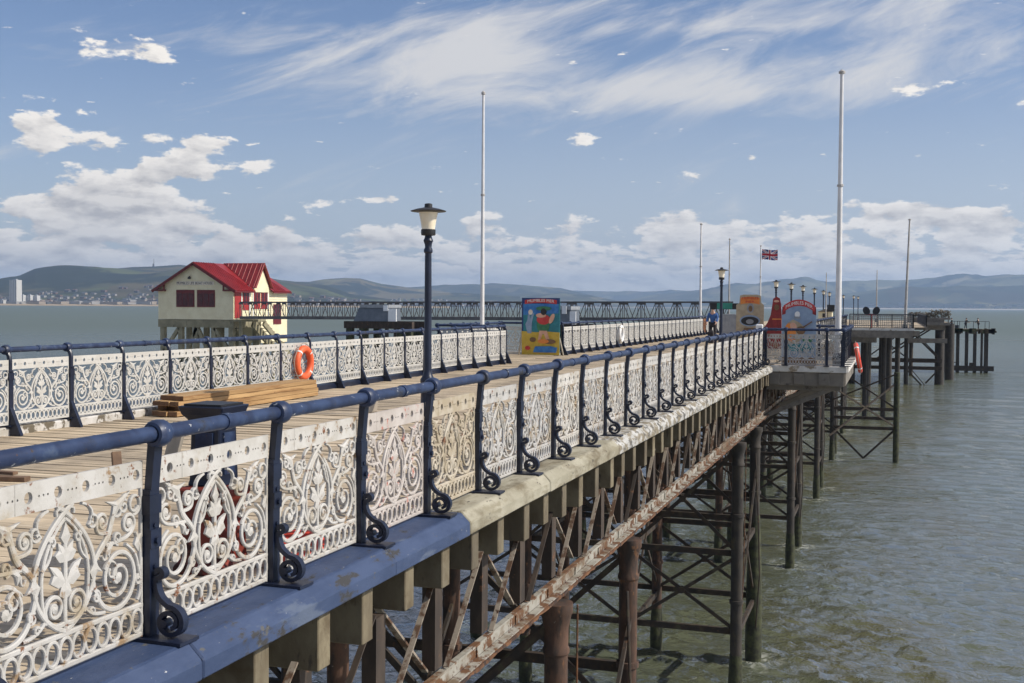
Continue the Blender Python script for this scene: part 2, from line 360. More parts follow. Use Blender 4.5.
PAN = {}
def panel_proto(lod, mat, key):
    if (lod, key) not in PAN:
        mb = MB(); panel_mesh(mb, lod)
        o = mb.build('panel', mat, None, loc=(0, 0, 0)); PAN[(lod, key)] = o.data
        bpy.data.objects.remove(o)
    return PAN[(lod, key)]

# ------------------------------------------------------------------ railing post (origin on the rail's line, deck level)
def post_mesh(kerb, foot):
    mb = MB()
    dy = 0.0 if foot else .014
    mb.box(-.040, .040, -.095 + dy, -.035 + dy, kerb + .012, .93); mb.box(-.050, .050, -.102 + dy, -.028 + dy, .80, .90)
    if foot:      # neck bends out to carry the rail
        mb.tube([(0, -.066, .92), (0, -.068, 1.06), (0, -.060, 1.13), (0, -.030, 1.19), (0, 0, 1.225)], [.034, .034, .034, .034, .036], 8)
        mb.lathe([(.03, 0), (.048, .01), (.048, .03), (.034, .045)], (0, -.066, .905), 10)
    else:         # straight flat neck with a sloping shoulder
        mb.add([(-.034, -.062, .925), (.034, -.062, .925), (.034, -.018, .925), (-.034, -.018, .925), (-.033, -.044, 1.16), (.033, -.044, 1.16), (.033, .004, 1.16), (-.033, .004, 1.16), (-.034, -.035, 1.225), (.034, -.035, 1.225), (.034, .025, 1.225), (-.034, .025, 1.225)],
               [(i, (i + 1) % 4, 4 + (i + 1) % 4, 4 + i) for i in range(4)] + [(4 + i, 4 + (i + 1) % 4, 8 + (i + 1) % 4, 8 + i) for i in range(4)] + [(3, 2, 1, 0)])
        mb.tube([(.0, -.016, .66), (.0, .008, .66)], .020, 8); mb.box(-.046, .046, -.0205, -.010, .62, .72)
    mb.box(-.085, .085, -.13, .20, kerb, kerb + .018)
    for z in (.52, .74):
        mb.tube([(.0, -.028, z), (.0, -.012, z)], .014, 8)
    if foot:
        mb.add([(-.035, -.095, .40), (.035, -.095, .40), (.035, -.095, .0), (-.035, -.095, .0), (-.03, -.27, .02), (.03, -.27, .02), (.03, -.27, 0), (-.03, -.27, 0)],
               [(0, 1, 5, 4), (4, 5, 6, 7), (0, 4, 7, 3), (1, 2, 6, 5), (3, 7, 6, 2)])
    return mb
def bracket_mesh(kerb):
    mb = MB(); z0 = kerb + .02
    sp = spiral(.098, z0 + .098, .098, .040, PI * .5, -1.45, 40)
    path = spiral(.026, z0 + .405, .012, .030, PI * 1.2, -.85, 12) + bez((.0, z0 + .38), (-.012, z0 + .33), (.01, z0 + .25), (.05, z0 + .225), 10)[1:] + bez((.05, z0 + .225), (.07, z0 + .21), (.08, z0 + .198), sp[0], 5)[1:] + sp[1:]
    n = len(path); vs = []; w = .036; t = .046
    for i, p in enumerate(path):
        a = path[max(i - 1, 0)]; b = path[min(i + 1, n - 1)]; dx, dy = b[0] - a[0], b[1] - a[1]; L = math.hypot(dx, dy) or 1
        k = w / 2 * (1.0 - .25 * i / n); nx, ny = -dy / L * k, dx / L * k
        vs += [(sx * t / 2, p[0] + s2 * nx, p[1] + s2 * ny) for sx, s2 in ((-1, -1), (1, -1), (1, 1), (-1, 1))]
    fs = [(i * 4 + k, i * 4 + (k + 1) % 4, i * 4 + 4 + (k + 1) % 4, i * 4 + 4 + k) for i in range(n - 1) for k in range(4)] + [(3, 2, 1, 0), tuple(range(4 * n - 4, 4 * n))]
    mb.add(vs, fs)
    mb.v = [(x_, .0 + y_ * .90 - .004, z0 + (z_ - z0) * .84) for x_, y_, z_ in mb.v]
    mb.tube([(-.03, .053, z0 + .074), (.03, .053, z0 + .074)], .022, 10)
    mb.box(-.018, .018, -.024, .012, z0 + .285, z0 + .31)
    return mb
def collar_mesh():
    mb = MB(); prof = [(.046, -.055), (.062, -.05), (.072, -.03), (.074, 0), (.072, .03), (.062, .05), (.046, .055)]
    n = 18; vs = []
    for r, x in prof: vs += [(x, r * math.cos(2 * PI * k / n), 1.23 + r * math.sin(2 * PI * k / n)) for k in range(n)]
    mb.add(vs, [(i * n + k, (i + 1) * n + k, (i + 1) * n + (k + 1) % n, i * n + (k + 1) % n) for i in range(6) for k in range(n)])
    return mb
POST = {}
def post_proto(kerb, foot, bracket):
    key = (kerb, foot, bracket)
    if key not in POST:
        a = post_mesh(kerb, foot).build('post', m_bluedark, None, (0, 0, 0), smooth=True); c = collar_mesh().build('collar', m_blue, None, (0, 0, 0), smooth=True)
        b = bracket_mesh(kerb).build('scroll_bracket', m_bluedark, None, (0, 0, 0), smooth=True) if bracket else None
        POST[key] = (a.data, c.data, b.data if b else None)
        for o in (a, b, c):
            if o: bpy.data.objects.remove(o)
    return POST[key]
def railing(name, label, segs, kerb=.13, foot=False, bracket=True, group='ornate cast iron railings along the pier', special={}):
    """segs: (start xy, end xy, outward xy, positions along, lod function of y)"""
    x0, y0 = segs[0][0]
    root = thing('ornate_railing', label, 'railing', (x0, y0, 0), group)
    for si, (a, b, out, ts, lodf) in enumerate(segs):
        a = Vector((*a, 0)); b = Vector((*b, 0)); L = (b - a).length; d = (b - a).normalized(); rz = math.atan2(-out[0], out[1])
        # rail tube with pipe sockets
        mb = MB(); mb.tube([a + Vector((0, 0, 1.23)), b + Vector((0, 0, 1.23))], .042, 14)
        for i in range(len(ts) - 1):
            c = a + d * (ts[i] + (ts[i + 1] - ts[i]) * .52)
            if i % 2 == 0: mb.tube([c + d * -.035 + Vector((0, 0, 1.23)), c + d * .035 + Vector((0, 0, 1.23))], .049, 14)
        mb.build('top_rail', m_blue, root, smooth=True)
        pa, pc, pb = post_proto(kerb, foot, bracket)
        def inst(nm, me, w, par, plc):
            o = bpy.data.objects.new(nm, me); col.objects.link(o); o.parent = par; o.location = Vector(w) - Vector(plc); return o
        for t in ts:
            w = a + d * t
            p = inst('post', pa, w, root, root['_w']); p.rotation_euler = (random.uniform(-.006, .006), random.uniform(-.006, .006), rz + random.uniform(-.03, .03))
            inst('collar', pc, (0, 0, 0), p, (0, 0, 0))
            if pb: inst('scroll_bracket', pb, (0, 0, 0), p, (0, 0, 0))
        for i in range(len(ts) - 1):
            t0, t1 = ts[i], ts[i + 1]; w = a + d * ((t0 + t1) / 2)
            mt, key, lb = special.get((si, i), (m_white2 if foot else m_white, 'w2' if foot else 'w', None))
            me = panel_proto(lodf(w.y), mt, key)
            p = inst('panel', me, w + Vector((*out, 0)) * -.066 + Vector((0, 0, kerb - .13)), root, root['_w']); p.rotation_euler = (random.uniform(-.008, .008), random.uniform(-.007, .007), rz)
            p.scale.x = (t1 - t0 - .09) / 1.2
            if lb: p['label'] = lb
    return root
S = 1.301
lodr = lambda y: 0 if y < 15 else (1 if y < 30 else 2)
lodl = lambda y: 1 if y < 26 else 2
sp_ = {(0, 4): (m_pink, 'pink', 'pinkish worn cast panel'), (0, 5): (m_tan, 'tan', 'tan rusty cast panel')}
# posts of the near right run: y = 5.30 + 1.301 n
yr = [5.30 + S * n for n in range(-2, 25)]
railing('r', 'blue and white ornate railing with scroll brackets above the blue kerb beam', [((-3.69, yr[0] - .3), (-3.69, 36.55), (1, 0), [y - (yr[0] - .3) for y in yr], lodr)], special=sp_)
yl = [13.75 + S * n for n in range(-2, 18)]; yl.append(36.5)
railing('l', 'ornate railing beyond the sawn timber stack, seen from its deck side', [((-12.1, yl[0] - .3), (-12.1, 36.5), (-1, 0), [y - (yl[0] - .3) for y in yl], lodl)], foot=True, bracket=False)
e = [.02, .63, 1.85, 2.34]
railing('pr', 'ornate railing around the small right hand platform in front of the blue grey cutout board',
        [((-3.69, 36.62), (-1.35, 36.62), (0, -1), e, lodl), ((-1.35, 36.62), (-1.35, 44.2), (1, 0), [.06, 1.3, 2.55, 3.8, 5.05, 6.3, 7.52], lodl), ((-3.69, 44.2), (-1.35, 44.2), (0, 1), [.02, 1.2, 2.28], lodl)], bracket=False)
railing('pl', 'ornate railing around the left hand platform behind the seaside picture board',
        [((-14.55, 36.62), (-12.1, 36.62), (0, -1), [.06, 1.25, 2.4], lodl), ((-14.55, 36.62), (-14.55, 43.4), (-1, 0), [.1, 1.4, 2.7, 4.0, 5.3, 6.7], lodl), ((-14.55, 43.4), (-12.1, 43.4), (0, 1), [.06, 1.25, 2.4], lodl)], foot=True, bracket=False)
yfl = [S * n + .05 for n in range(50)]
railing('fl', 'long ornate railing receding past the white lifebuoy to the footbridge', [((-12.1, 43.5), (-12.1, 107.5), (-1, 0), yfl, lambda y: 2)], foot=True, bracket=False,
        special={(0, 27): (m_rustp, 'rust', 'rusty brown panel')})
railing('fr', 'ornate railing receding behind the right hand platform to the pier head', [((-3.69, 44.3), (-3.69, 107.5), (1, 0), [S * n + .05 for n in range(49)], lambda y: 2)], bracket=False)

# ------------------------------------------------------------------ the pier
pier = thing('pier', 'long timber and iron pier on braced columns running out over the sea', 'pier', (-7.9, 0, SEA))
mb = MB(); y = -2.0
while y < 163:
    x0 = -12.25 + random.uniform(-.03, .03); x1 = -3.93 + random.uniform(-.02, .02); dz = random.uniform(-.006, .006)
    mb.box(x0, x1, y, y + .142, -.06 + dz, dz); y += .153
mb.build('deck', m_deck, pier)
def kerb(ya, yb, mat, label=None):
    cuts = [ya]
    while cuts[-1] < yb - 3.4: cuts.append(cuts[-1] + random.uniform(2.2, 3.1))
    cuts.append(yb)
    for y0, y1 in zip(cuts[:-1], cuts[1:]):
        m = MB(); ox, oz = random.uniform(-.006, .006), random.uniform(-.005, .003); c = random.uniform(.075, .09)
        pr = [(-3.92, -.068), (-3.42, -.068), (-3.42, .13 - c), (-3.42 - c, .13), (-3.92, .13)]
        y1 -= .006; n = max(1, int((y1 - y0) / .35)); vs = []
        for i in range(n + 1):
            yy = y0 + (y1 - y0) * i / n
            vs += [(px + ox + random.uniform(-.002, .002), yy, pz + oz + random.uniform(-.0015, .0015)) for px, pz in pr]
        fs = [(i * 5 + k, i * 5 + (k + 1) % 5, i * 5 + 5 + (k + 1) % 5, i * 5 + 5 + k) for i in range(n) for k in range(5)] + [(4, 3, 2, 1, 0), tuple(range(5 * n, 5 * n + 5))]
        m.add(vs, fs); o = m.build('kerb_beam', mat, pier, bevel=.010)
        if label: o['label'] = label
kerb(-2, 9.45, m_bluebeam, 'blue painted kerb beam')
kerb(9.456, 15.2, m_cream, 'cream peeling kerb beam')
kerb(15.206, 36.4, m_peel, 'white flaking kerb beam')
kerb(44.4, 107.6, m_peel)
for y0, y1, mt in ((-2, 22.8, m_kerbl), (22.806, 36.4, m_bluedark), (43.6, 107.6, m_bluedark)):
    m = MB(); m.box(-12.28, -12.02, y0, y1, -.08, .12); m.build('kerb_beam', mt, pier, bevel=.02)
# joists: their sawn ends show under the kerb
ys = []; y = 2.4; k = 0
while y < 75 and k < 100:
    big = k % 2 == 0; zb = -.46 + random.uniform(-.04, .03); xe = -3.50 + random.uniform(-.02, .015)
    m = MB(); m.box(-12.2, xe, y - .085, y + .085, zb, -.071)
    if k % 3 == 1: m.box(-6, xe - .03 - random.random() * .02, y + .10, y + .14, zb + random.uniform(-.03, .05), -.072)
    m.build('joist', m_joist, pier, bevel=.008); y += .75 + random.uniform(-.04, .04); k += 1
# lattice girder along the outer edge
XT = -3.70
def girder(X, y0, y1, parts):
    m = MB()
    m.box(X - .07, X - .045, y0, y1, -1.395, -1.25); m.box(X - .044, X - .01, y0, y1, -1.272, -1.252)     # web and upper flange
    m.box(X - .044, X + .045, y0, y1, -1.412, -1.398)
    yy = y0 + .3
    while yy < min(y1, 60) and parts:
        m.box(X - .043, X - .030, yy - .03, yy + .03, -1.39, -1.275); yy += 1.2
    m.build('bottom_chord', m_chord if parts else m_trusst, pier)
    m = MB(); m.box(X - .055, X - .032, y0, y1, -1.46, -1.4145); 
    if parts:
        vs = []; n = int((y1 - y0) / .09)
        for i in range(n + 1):
            yy = y0 + (y1 - y0) * i / n; j = random.uniform(0, .016); l = random.uniform(0, .022)
            vs += [(X - .03, yy, -1.4135), (X + .055 + j, yy, -1.4135), (X + .055 + j, yy, -1.432 - l), (X - .03, yy, -1.432 - l)]
        m.add(vs, [(i * 4 + k, i * 4 + (k + 1) % 4, i * 4 + 4 + (k + 1) % 4, i * 4 + 4 + k) for i in range(n) for k in range(4)])
    m.build('rusted_flange', m_rust, pier)
girder(XT + .08, -2, 107, True)
y = 2.1; k = 0
while y < 107 and k < 88:
    m = MB(); m.box(XT - .09, XT + .03, y - .085, y + .085, -1.22, -.46)
    m.build('truss_post', m_trusst, pier)
    m = MB(); m.beam((XT + .06, y + .10, -1.23), (XT + .06, y + 1.0, -.40), .014, .048, (1, 0, 0)); 
    if k % 2: m.beam((XT - .06, y + .09, -.40), (XT - .06, y + 1.12, -1.23), .02, .06, (1, 0, 0))
    m.build('truss_diagonal', m_diag if k % 4 else m_trusst, pier)
    y += 1.205; k += 1
for X in (-7.9, -12.05):
    girder(X, -2, 107, False)
    m = MB(); y = 2.2; k = 0
    while y < 107:
        m.box(X - .08, X + .08, y - .08, y + .08, -1.22, -.37)
        m.beam((X, y, -.4 if k % 2 else -1.22), (X, y + 2.4, -1.22 if k % 2 else -.4), .05, .07); y += 2.4; k += 1
    m.build('inner_truss', m_trusst, pier)
# bents: pairs of cast iron columns with bracing
XC = [-3.62, -6.4, -9.2, -12.0]
def column(x, y, ztop, mat, r=.135, cap=True, weed=0):
    m = MB(); h = ztop - (SEA - 3)
    pr = [(r * 1.05, 0), (r, 1.0), (r * .97, h - .62)]
    if cap: pr += [(r * 1.0, h - .60), (r * 1.12, h - .58), (r * 1.12, h - .53), (r, h - .50), (r * 1.02, h - .30), (r * 1.28, h - .13), (r * 1.38, h - .11), (r * 1.38, h)]
    else: pr += [(r * .97, h)]
    m.lathe(pr, (x, y, SEA - 3), 18)
    for z in (-3.4, -5.6): m.lathe([(r, 0), (r * 1.2, .01), (r * 1.2, .09), (r, .10)], (x, y, z), 18)
    o = m.build('column', mat, pier, smooth=True)
    w = MB(); w.lathe([(r + .012, 0), (r + .03, .5), (r + .028, 2.9), (r + .035, 3.6), (r + .006, 4.3)], (x, y, SEA - 3), 18); w.build('weed_band', m_weed, o, smooth=True)
    return o
bents = []
for k in range(6):
    bents += [12.9 + 16.85 * k, 12.9 + 16.85 * k + 3.9]
for bi, yb in enumerate(bents):
    for xi, x in enumerate(XC):
        if yb > 70 and xi == 1: continue
        column(x, yb, -1.50, m_colr if (bi < 2 or (bi < 6 and xi)) else m_cold, .14 if bi < 2 else .15)
    # transverse horizontals and crossed ties
    for z in (-3.45, -4.35, -6.35):
        m = MB(); m.beam((XC[0] - .1, yb + .14, z), (XC[3], yb + .14, z + .04), .10, .15); m.build('transverse_brace', m_brace, pier)
    for xa, xb in ((0, 1), (1, 2), (2, 3)):
        for za, zb in ((-1.7, -4.3), (-4.4, -6.3)):
            m = MB(); m.beam((XC[xa], yb - .05, za), (XC[xb], yb - .05, zb), .05, .085); m.beam((XC[xb], yb + .004, za), (XC[xa], yb + .004, zb), .05, .085)
            c_ = ((XC[xa] + XC[xb]) / 2, yb, (za + zb) / 2); m.tube([(c_[0], yb - .09, c_[2]), (c_[0], yb + .05, c_[2])], .09, 10)
            m.build('cross_tie', m_brace, pier)
    if bi % 2 == 0:
        for x in XC[:3]:
            for z in (-4.4, -6.45):
                m = MB(); m.beam((x, yb, z), (x, yb + 3.9, z), .09, .14); m.build('lengthwise_brace', m_brace, pier)
            m = MB(); m.beam((x + .05, yb, -6.2), (x + .05, yb + 3.9, -2.6), .05, .08); m.beam((x - .004, yb, -2.6), (x - .004, yb + 3.9, -6.2), .05, .08); m.build('lengthwise_tie', m_brace, pier)
        m = MB(); m.tube([(XC[0] + .16, yb + .35, -1.6), (XC[0] + .13, yb + .45, -4.0), (XC[0] + .10, yb + .3, -6.2)], .012, 6); m.build('hanging_rod', m_rust, pier)
        m = MB(); m.tube([(XC[0] + .05, yb + 3.6, -2.2), (XC[0] + .16, yb + 3.45, -4.0), (XC[0] + .22, yb + 3.4, -5.6), (XC[0] + .1, yb + 3.7, -7.2)], .022, 6); m.build('hanging_rope', m_brace, pier)
# weed draped pile beside the second pair
m = MB(); m.lathe([(.20, 0), (.24, 1.5), (.22, 3.2), (.17, 4.6), (.14, 5.2)], (XC[0] + .02, 33.65, SEA - 1.0), 14); m.build('weed_mass', m_weed, pier, smooth=True)
# outrigger pile with braces
m = MB(); m.lathe([(.20, 0), (.19, 8.9)], (.42, 80.3, SEA - 3), 14); m.build('outrigger_pile', m_weed, pier, smooth=True)
m = MB()
for z in (-4.75, -5.35, -6.0): m.beam((XC[0], 80.25, z), (.42, 80.25, z), .14, .2)
m.beam((XC[0], 80.4, -2.0), (.4, 80.4, -4.7), .07, .1); m.beam((XC[0], 80.1, -4.2), (.4, 80.1, -2.4), .07, .1)
m.beam((XC[0], 80.1, -6.0), (-1.6, 80.1, -8.0), .09, .13); m.beam((.4, 80.35, -6.0), (-1.6, 80.35, -8.0), .09, .13)
for yy in (76.4,): m.beam((XC[0], yy, -3.0), (.4, 80.3, -5.9), .08, .1); m.beam((XC[0], yy, -6.2), (.4, 80.3, -3.0), .08, .1)
m.build('brace', m_brace, pier)
# side platforms
def platform(x0, x1, y0, y1, lip):
    m = MB(); y = y0
    while y < y1 - .1: m.box(x0, x1, y, y + .142, -.055, .002 + random.uniform(0, .006)); y += .153
    m.build('platform_deck', m_deck, pier)
    m = MB(); m.box(x0 - .001, x1 + .18, y0 - .22, y0 - .004, -.06, .127); 
    if lip > 0: m.box(x1 + .002, x1 + .22, y0 - .003, y1 + .2, -.06, .125)
    else: m.box(x0 - .22, x0 - .002, y0 - .003, y1 + .2, -.06, .125)
    m.box(x0, x1 + .18, y1 + .004, y1 + .2, -.06, .126); m.build('platform_kerb', m_concrete, pier, bevel=.012)
    m = MB(); m.box(x0, x1 + .1, y0 - .15, y0 - .03, -.48, -.062); m.box(x0, x1 + .1, y1 + .03, y1 + .15, -.48, -.063)
    xs = x1 + .06 if lip > 0 else x0 - .06
    m.box(xs - .08, xs + .08, y0 - .02, y1 + .02, -.46, -.064)
    for k in range(3): m.box(x0 + (x1 - x0) * (.12 + .33 * k) - .16, x0 + (x1 - x0) * (.12 + .33 * k) + .16, y0 - .20, y0 - .152, -.44, -.10)
    for yy in (y0 + .2, (y0 + y1) / 2, y1 - .2):
        xa, xb = (x0, x1) if lip > 0 else (x1, x0)
        m.beam((xa, yy, -1.45), (xb, yy, -.45), .12, .14); m.beam((xa, yy, -.55), (xb, yy, -.55), .14, .18)
    m.build('platform_fascia', m_fascia, pier, bevel=.01)
platform(-3.66, -1.42, 36.75, 44.1, 1); platform(-14.5, -12.3, 36.75, 43.3, -1)
for x in (-1.7,):
    for yy in (37.0, 43.8): pass
# wide platform before the pier head
m = MB(); y = 108.2
while y < 122: m.box(-3.9, 1.75, y, y + .142, -.06, 0); y += .153
m.build('platform_deck', m_deck, pier)
m = MB(); m.box(-3.4, 1.95, 107.95, 108.15, -.10, .10); m.box(1.76, 1.95, 108.16, 122, -.10, .10); m.build('platform_kerb', m_concrete, pier)
m = MB(); m.box(-3.6, 1.8, 108.0, 108.2, -.75, -.11); m.box(1.6, 1.8, 108.21, 122, -.75, -.11); m.box(-3.6, -1.2, 108.6, 109.4, -1.2, -.76); m.box(1.2, 2.4, 108.3, 109.0, -.55, -.12); m.build('platform_fascia', m_fascia, pier)
for x in (-2.2, -.6, .6):
    for yy in (110.5, 120): 
        m = MB(); m.lathe([(.22, 0), (.2, 10.4)], (x, yy, SEA - 3), 10); m.build('column', m_cold, pier, smooth=True)
# pier head
m = MB(); y = 122.2
while y < 190: m.box(-16, 3.2 if y < 162.6 else 7.1, y, y + .142, -.06, 0); y += .153
m.build('head_deck', m_deck, pier)
m = MB(); m.box(-3.9, 7.3, 162.3, 162.55, -.35, .02); m.box(7.1, 7.3, 162.56, 190, -.35, .02); m.box(3.2, 3.4, 122, 162.2, -.35, .02); m.box(2.0, 7.0, 162.8, 163.3, -2.7, -2.1); m.box(2, 6.8, 164, 190, -1.0, -.36); m.build('head_fascia', m_fascia, pier)
for x, yy, r in ((1.95, 163, .28), (-1.2, 163, .3), (-3.5, 163, .3), (6.15, 164.6, .6), (7.9, 176, .62), (-.2, 150, .35), (-2.4, 140, .3), (-2.8, 152, .5), (-5.0, 163, .5), (-8, 163, .4), (2.9, 185, .3), (-11, 163, .4)):
    m = MB(); m.lathe([(r, 0), (r, SEA * -1 + 2.7)], (x, yy, SEA - 3), 12); m.build('column', m_cold, pier, smooth=True)
for z in (-4.95, -5.9):
    m = MB(); m.box(-12, 6.4, 162.9, 163.3, z - .35, z + .2 if z > -5.5 else z + .1); m.build('head_beam', m_brace, pier)
for pa_, pb_, w_ in (((1.9, 163, -.6), (6.2, 163, -4.9), .25), ((2.3, 163.6, -.6), (6.4, 163.6, -4.9), .13), ((5.9, 175, -.4), (-2, 175, -5.4), .2), ((6.4, 176, -.4), (-1, 176, -5.4), .2), ((2.0, 163, -6.2), (4.2, 163, -8.6), .2), ((6.0, 163, -6.2), (4.4, 163, -8.0), .2), ((2.6, 163.2, -6.2), (4.6, 163.2, -8.6), .1), ((1.9, 163, -.9), (-2.8, 163, -4.6), .16), ((-2.8, 163.2, -.9), (1.9, 163.2, -4.6), .16)):
    m = MB(); m.beam(pa_, pb_, w_, w_); m.build('head_brace', m_brace, pier)
# lower landing stage
land = thing('landing_stage', 'low weedy landing stage on dark posts at the far end of the pier', 'landing stage', (11.5, 198, SEA))
m = MB(); m.box(7.4, 15.3, 195.8, 201, -1.75, -1.38)
for k in range(26): x = random.uniform(7.4, 15); m.box(x, x + random.uniform(.2, .7), 195.6, 195.82, -1.95 + random.uniform(-.2, .1), -1.40 + random.uniform(0, .2))
m.box(14.8, 15.6, 196, 200, -1.9, -1.6); m.build('stage_deck', M('weedy_timber', (.07, .055, .03), (.13, .09, .05), 1.2, .85, [((.035, .06, .02), .9, .5, .6)]), land)
for x, w in ((8.35, .85), (10.0, .5), (11.3, .5), (12.5, .5), (13.5, .34), (14.15, .6)):
    m = MB(); m.box(x - w / 2, x + w / 2, 196.2, 196.2 + w, SEA - 3, -1.76); m.build('post', m_cold, land)
m = MB(); m.box(8.5, 15.3, 195.9, 196.18, -7.9, -7.1); m.box(8.5, 15.2, 199, 199.3, -8.0, -7.3); m.beam((8.3, 196, -6.7), (10, 196, -6.6), .12, .12); m.box(11.7, 12.5, 195.7, 196.1, -7.1, -6.6); m.build('lower_beam', m_cold, land)
m = MB()
for x in (9.4, 9.9, 10.2, 12.2, 13.9, 14.5): m.beam((x, 195.9, -1.4), (x, 195.9, -.15), .07, .07)
m.beam((9, 195.9, -.15), (14.5, 195.9, -.15), .07, .07); m.box(9.55, 10.1, 196.3, 196.7, -1.38, -.75); m.build('handrail', m_fpole, land)

# ------------------------------------------------------------------ plain fences on the outer platforms
def plain_fence(label, pts, h, panel_mat, step, z=0.0, diag=False):
    r = thing('platform_fence', label, 'fence', (*pts[0], z)); m = MB(); p = MB(); k = MB()
    for (a, b) in zip(pts[:-1], pts[1:]):
        a = Vector((*a, z)); b = Vector((*b, z)); L = (b - a).length; n = max(1, round(L / step))
        m.beam(a + Vector((0, 0, h)), b + Vector((0, 0, h)), .07, .07); m.beam(a + Vector((0, 0, .12)), b + Vector((0, 0, .12)), .05, .05)
        for i in range(n + 1):
            c = a + (b - a) * (i / n); k = MB(); k.beam(c, c + Vector((0, 0, h + .03)), .09, .09); k.build('fence_post', m_fpole, r)
        if panel_mat:
            nw = int(L / .16)
            for i in range(nw + 1):
                c = a + (b - a) * (i / nw); p.beam(c + Vector((0, 0, .15)), c + Vector((0, 0, h - .05)), .05, .05)
            for j in range(1, 7): zz = .12 + (h - .15) * j / 7; p.beam(a + Vector((0, 0, zz)), b + Vector((0, 0, zz)), .045, .05)
    m.build('fence_rail', m_fpole, r)
    if panel_mat: p.build('mesh_infill', panel_mat, r)
    return r
plain_fence('grey mesh fence along the front of the far platform', [(-3.5, 108.1), (1.85, 108.1), (1.85, 121.5)], 1.3, m_mesh, 1.85, .02)
plain_fence('dark railing with thin bars around the pier head', [(-3.6, 122.5), (3.3, 122.5), (3.3, 162)], 1.15, None, 2.6)
nt = thing('netting_heap', 'tangled brown netting and debris piled along the edge of the pier head', 'netting', (4.6, 164, 0)); 
for nm, z0, z1 in (('netting', .75, 1.5), ('timber_ledge', .3, .62)):
    m = MB()
    if nm == 'netting':
        for k in range(420):
            x = random.uniform(2.2, 7.25); z = random.uniform(.72, 1.28 + .35 * (x > 5)); dx = random.uniform(-.4, .4); m.beam((x, 163.2 + random.uniform(-.5, .5), z), (x + dx, 163.2 + random.uniform(-.5, .5), z + random.uniform(-.22, .22)), .06, .06)
        for k in range(7): x = 2.3 + k * .8; m.beam((x, 163.2, .0), (x, 163.2, 1.3), .1, .1)
        m.build('netting', m_netting, nt)
    else:
        m.box(1.6, 7.35, 162.75, 164.6, .38, .66); m.box(2.0, 6.6, 162.9, 164.4, .005, .375); m.build('timber_ledge', m_fascia, nt)

# ------------------------------------------------------------------ lamp posts
def lamp_protos():
    P = {}
    m = MB(); m.lathe([(.15, 0), (.15, .10), (.125, .13), (.115, .55), (.13, .58), (.13, .63), (.085, .70), (.066, .80), (.058, 2.72), (.056, 2.80), (.075, 2.82), (.078, 2.86), (.058, 2.90), (.062, 2.96), (.085, 3.02), (.06, 3.08), (.06, 3.12)], n=14)
    P['post'] = m.build('post', m_bluedark, None, (0, 0, 0), smooth=True).data
    m = MB(); m.lathe([(.115, 3.11), (.125, 3.13), (.125, 3.21), (.11, 3.215)], n=16); P['lantern_base'] = m.build('lantern_base', m_black, None, (0, 0, 0), smooth=True).data
    m = MB(); m.lathe([(.112, 3.212), (.135, 3.36), (.165, 3.505), (.10, 3.51)], n=18); P['lantern_glass'] = m.build('lantern_glass', m_glass, None, (0, 0, 0), smooth=True).data
    m = MB(); m.lathe([(.17, 3.508), (.30, 3.518), (.31, 3.53), (.20, 3.565), (.07, 3.59), (.065, 3.65), (.03, 3.66)], n=20); P['lantern_cap'] = m.build('lantern_cap', m_black, None, (0, 0, 0), smooth=True).data
    for o in list(col.objects):
        if o.name.split('.')[0] in P and o.parent is None: bpy.data.objects.remove(o)
    return P
LP = lamp_protos()
lamps = [(-7.6, 18.75, 'tall blue lamp post with cream lantern, nearest of the row on the deck'), (-7.2, 52.4, 'second nearest lamp post, standing beside the teal sign'),
         (-7.1, 77.2, 'lamp post rising beside the red cutout board'), (-6.8, 85.5, 'lamp post above the left end of the red ribbon on the blue board'),
         (-6.7, 95.6, 'lamp post above the right end of the red ribbon on the blue board'), (-6.6, 108.5, 'lamp post just right of the blue grey cutout board'),
         (-6.55, 122.3, 'lamp post beside the small beige hut'), (-6.7, 137.2, 'lamp post right of the beige hut, before the tall white flagpole'),
         (-6.4, 170.0, 'distant lamp post just right of the tall white flagpole'), (-5.2, 176.0, 'distant lamp post, left of the last pair near the dark discs'), (-4.9, 188.0, 'farthest lamp post, next to the dark discs')]
for x, y, lb in lamps:
    r = thing('lamp_post', lb, 'lamp post', (x, y, 0), 'blue lamp posts along the pier')
    for nm in ('post', 'lantern_base', 'lantern_glass', 'lantern_cap'):
        o = bpy.data.objects.new(nm, LP[nm]); col.objects.link(o); o.parent = r

# ------------------------------------------------------------------ flagpoles
def flagpole(x, y, ztop, r, mat, label, lean=(0, 0), truck=True, z0=0.0):
    o = thing('flagpole', label, 'flagpole', (x, y, z0), 'flagpoles along the pier')
    h = ztop - z0; m = MB(); n = 6
    m.tube([(x + lean[0] * i / n, y + lean[1] * i / n, z0 + h * i / n) for i in range(n + 1)], [r * (1 - .5 * (i / n)) for i in range(n + 1)], 10); m.build('pole', mat, o, smooth=True)
    if truck:
        m = MB(); m.lathe([(.02, -.02), (r * .9, 0), (r * .95, .06), (.03, .12)], (x + lean[0], y + lean[1], ztop), 10); m.build('finial', m_poleg, o, smooth=True)
    m = MB(); m.lathe([(r * 1.5, 0), (r * 1.5, .35), (r * 1.05, .45)], (x, y, z0), 10); m.build('pole_base', m_bluedark, o, smooth=True)
    m = MB(); c = (x + lean[0] * .62, y + lean[1] * .62, z0 + h * .62); m.lathe([(r * .72, -.04), (r * .95, -.03), (r * .95, .03), (r * .7, .04)], c, 10); m.build('band', m_poleg, o)
    return o
flagpole(-14.1, 40, 9.5, .085, m_pole, 'white flagpole behind the left railing, beside the seaside picture board')
flagpole(-1.62, 39, 9.38, .11, m_pole, 'tallest thick white flagpole on the right hand platform')
flagpole(-12.35, 79.6, 7.45, .10, m_pole, 'slim pale flagpole left of the lamp by the teal sign')
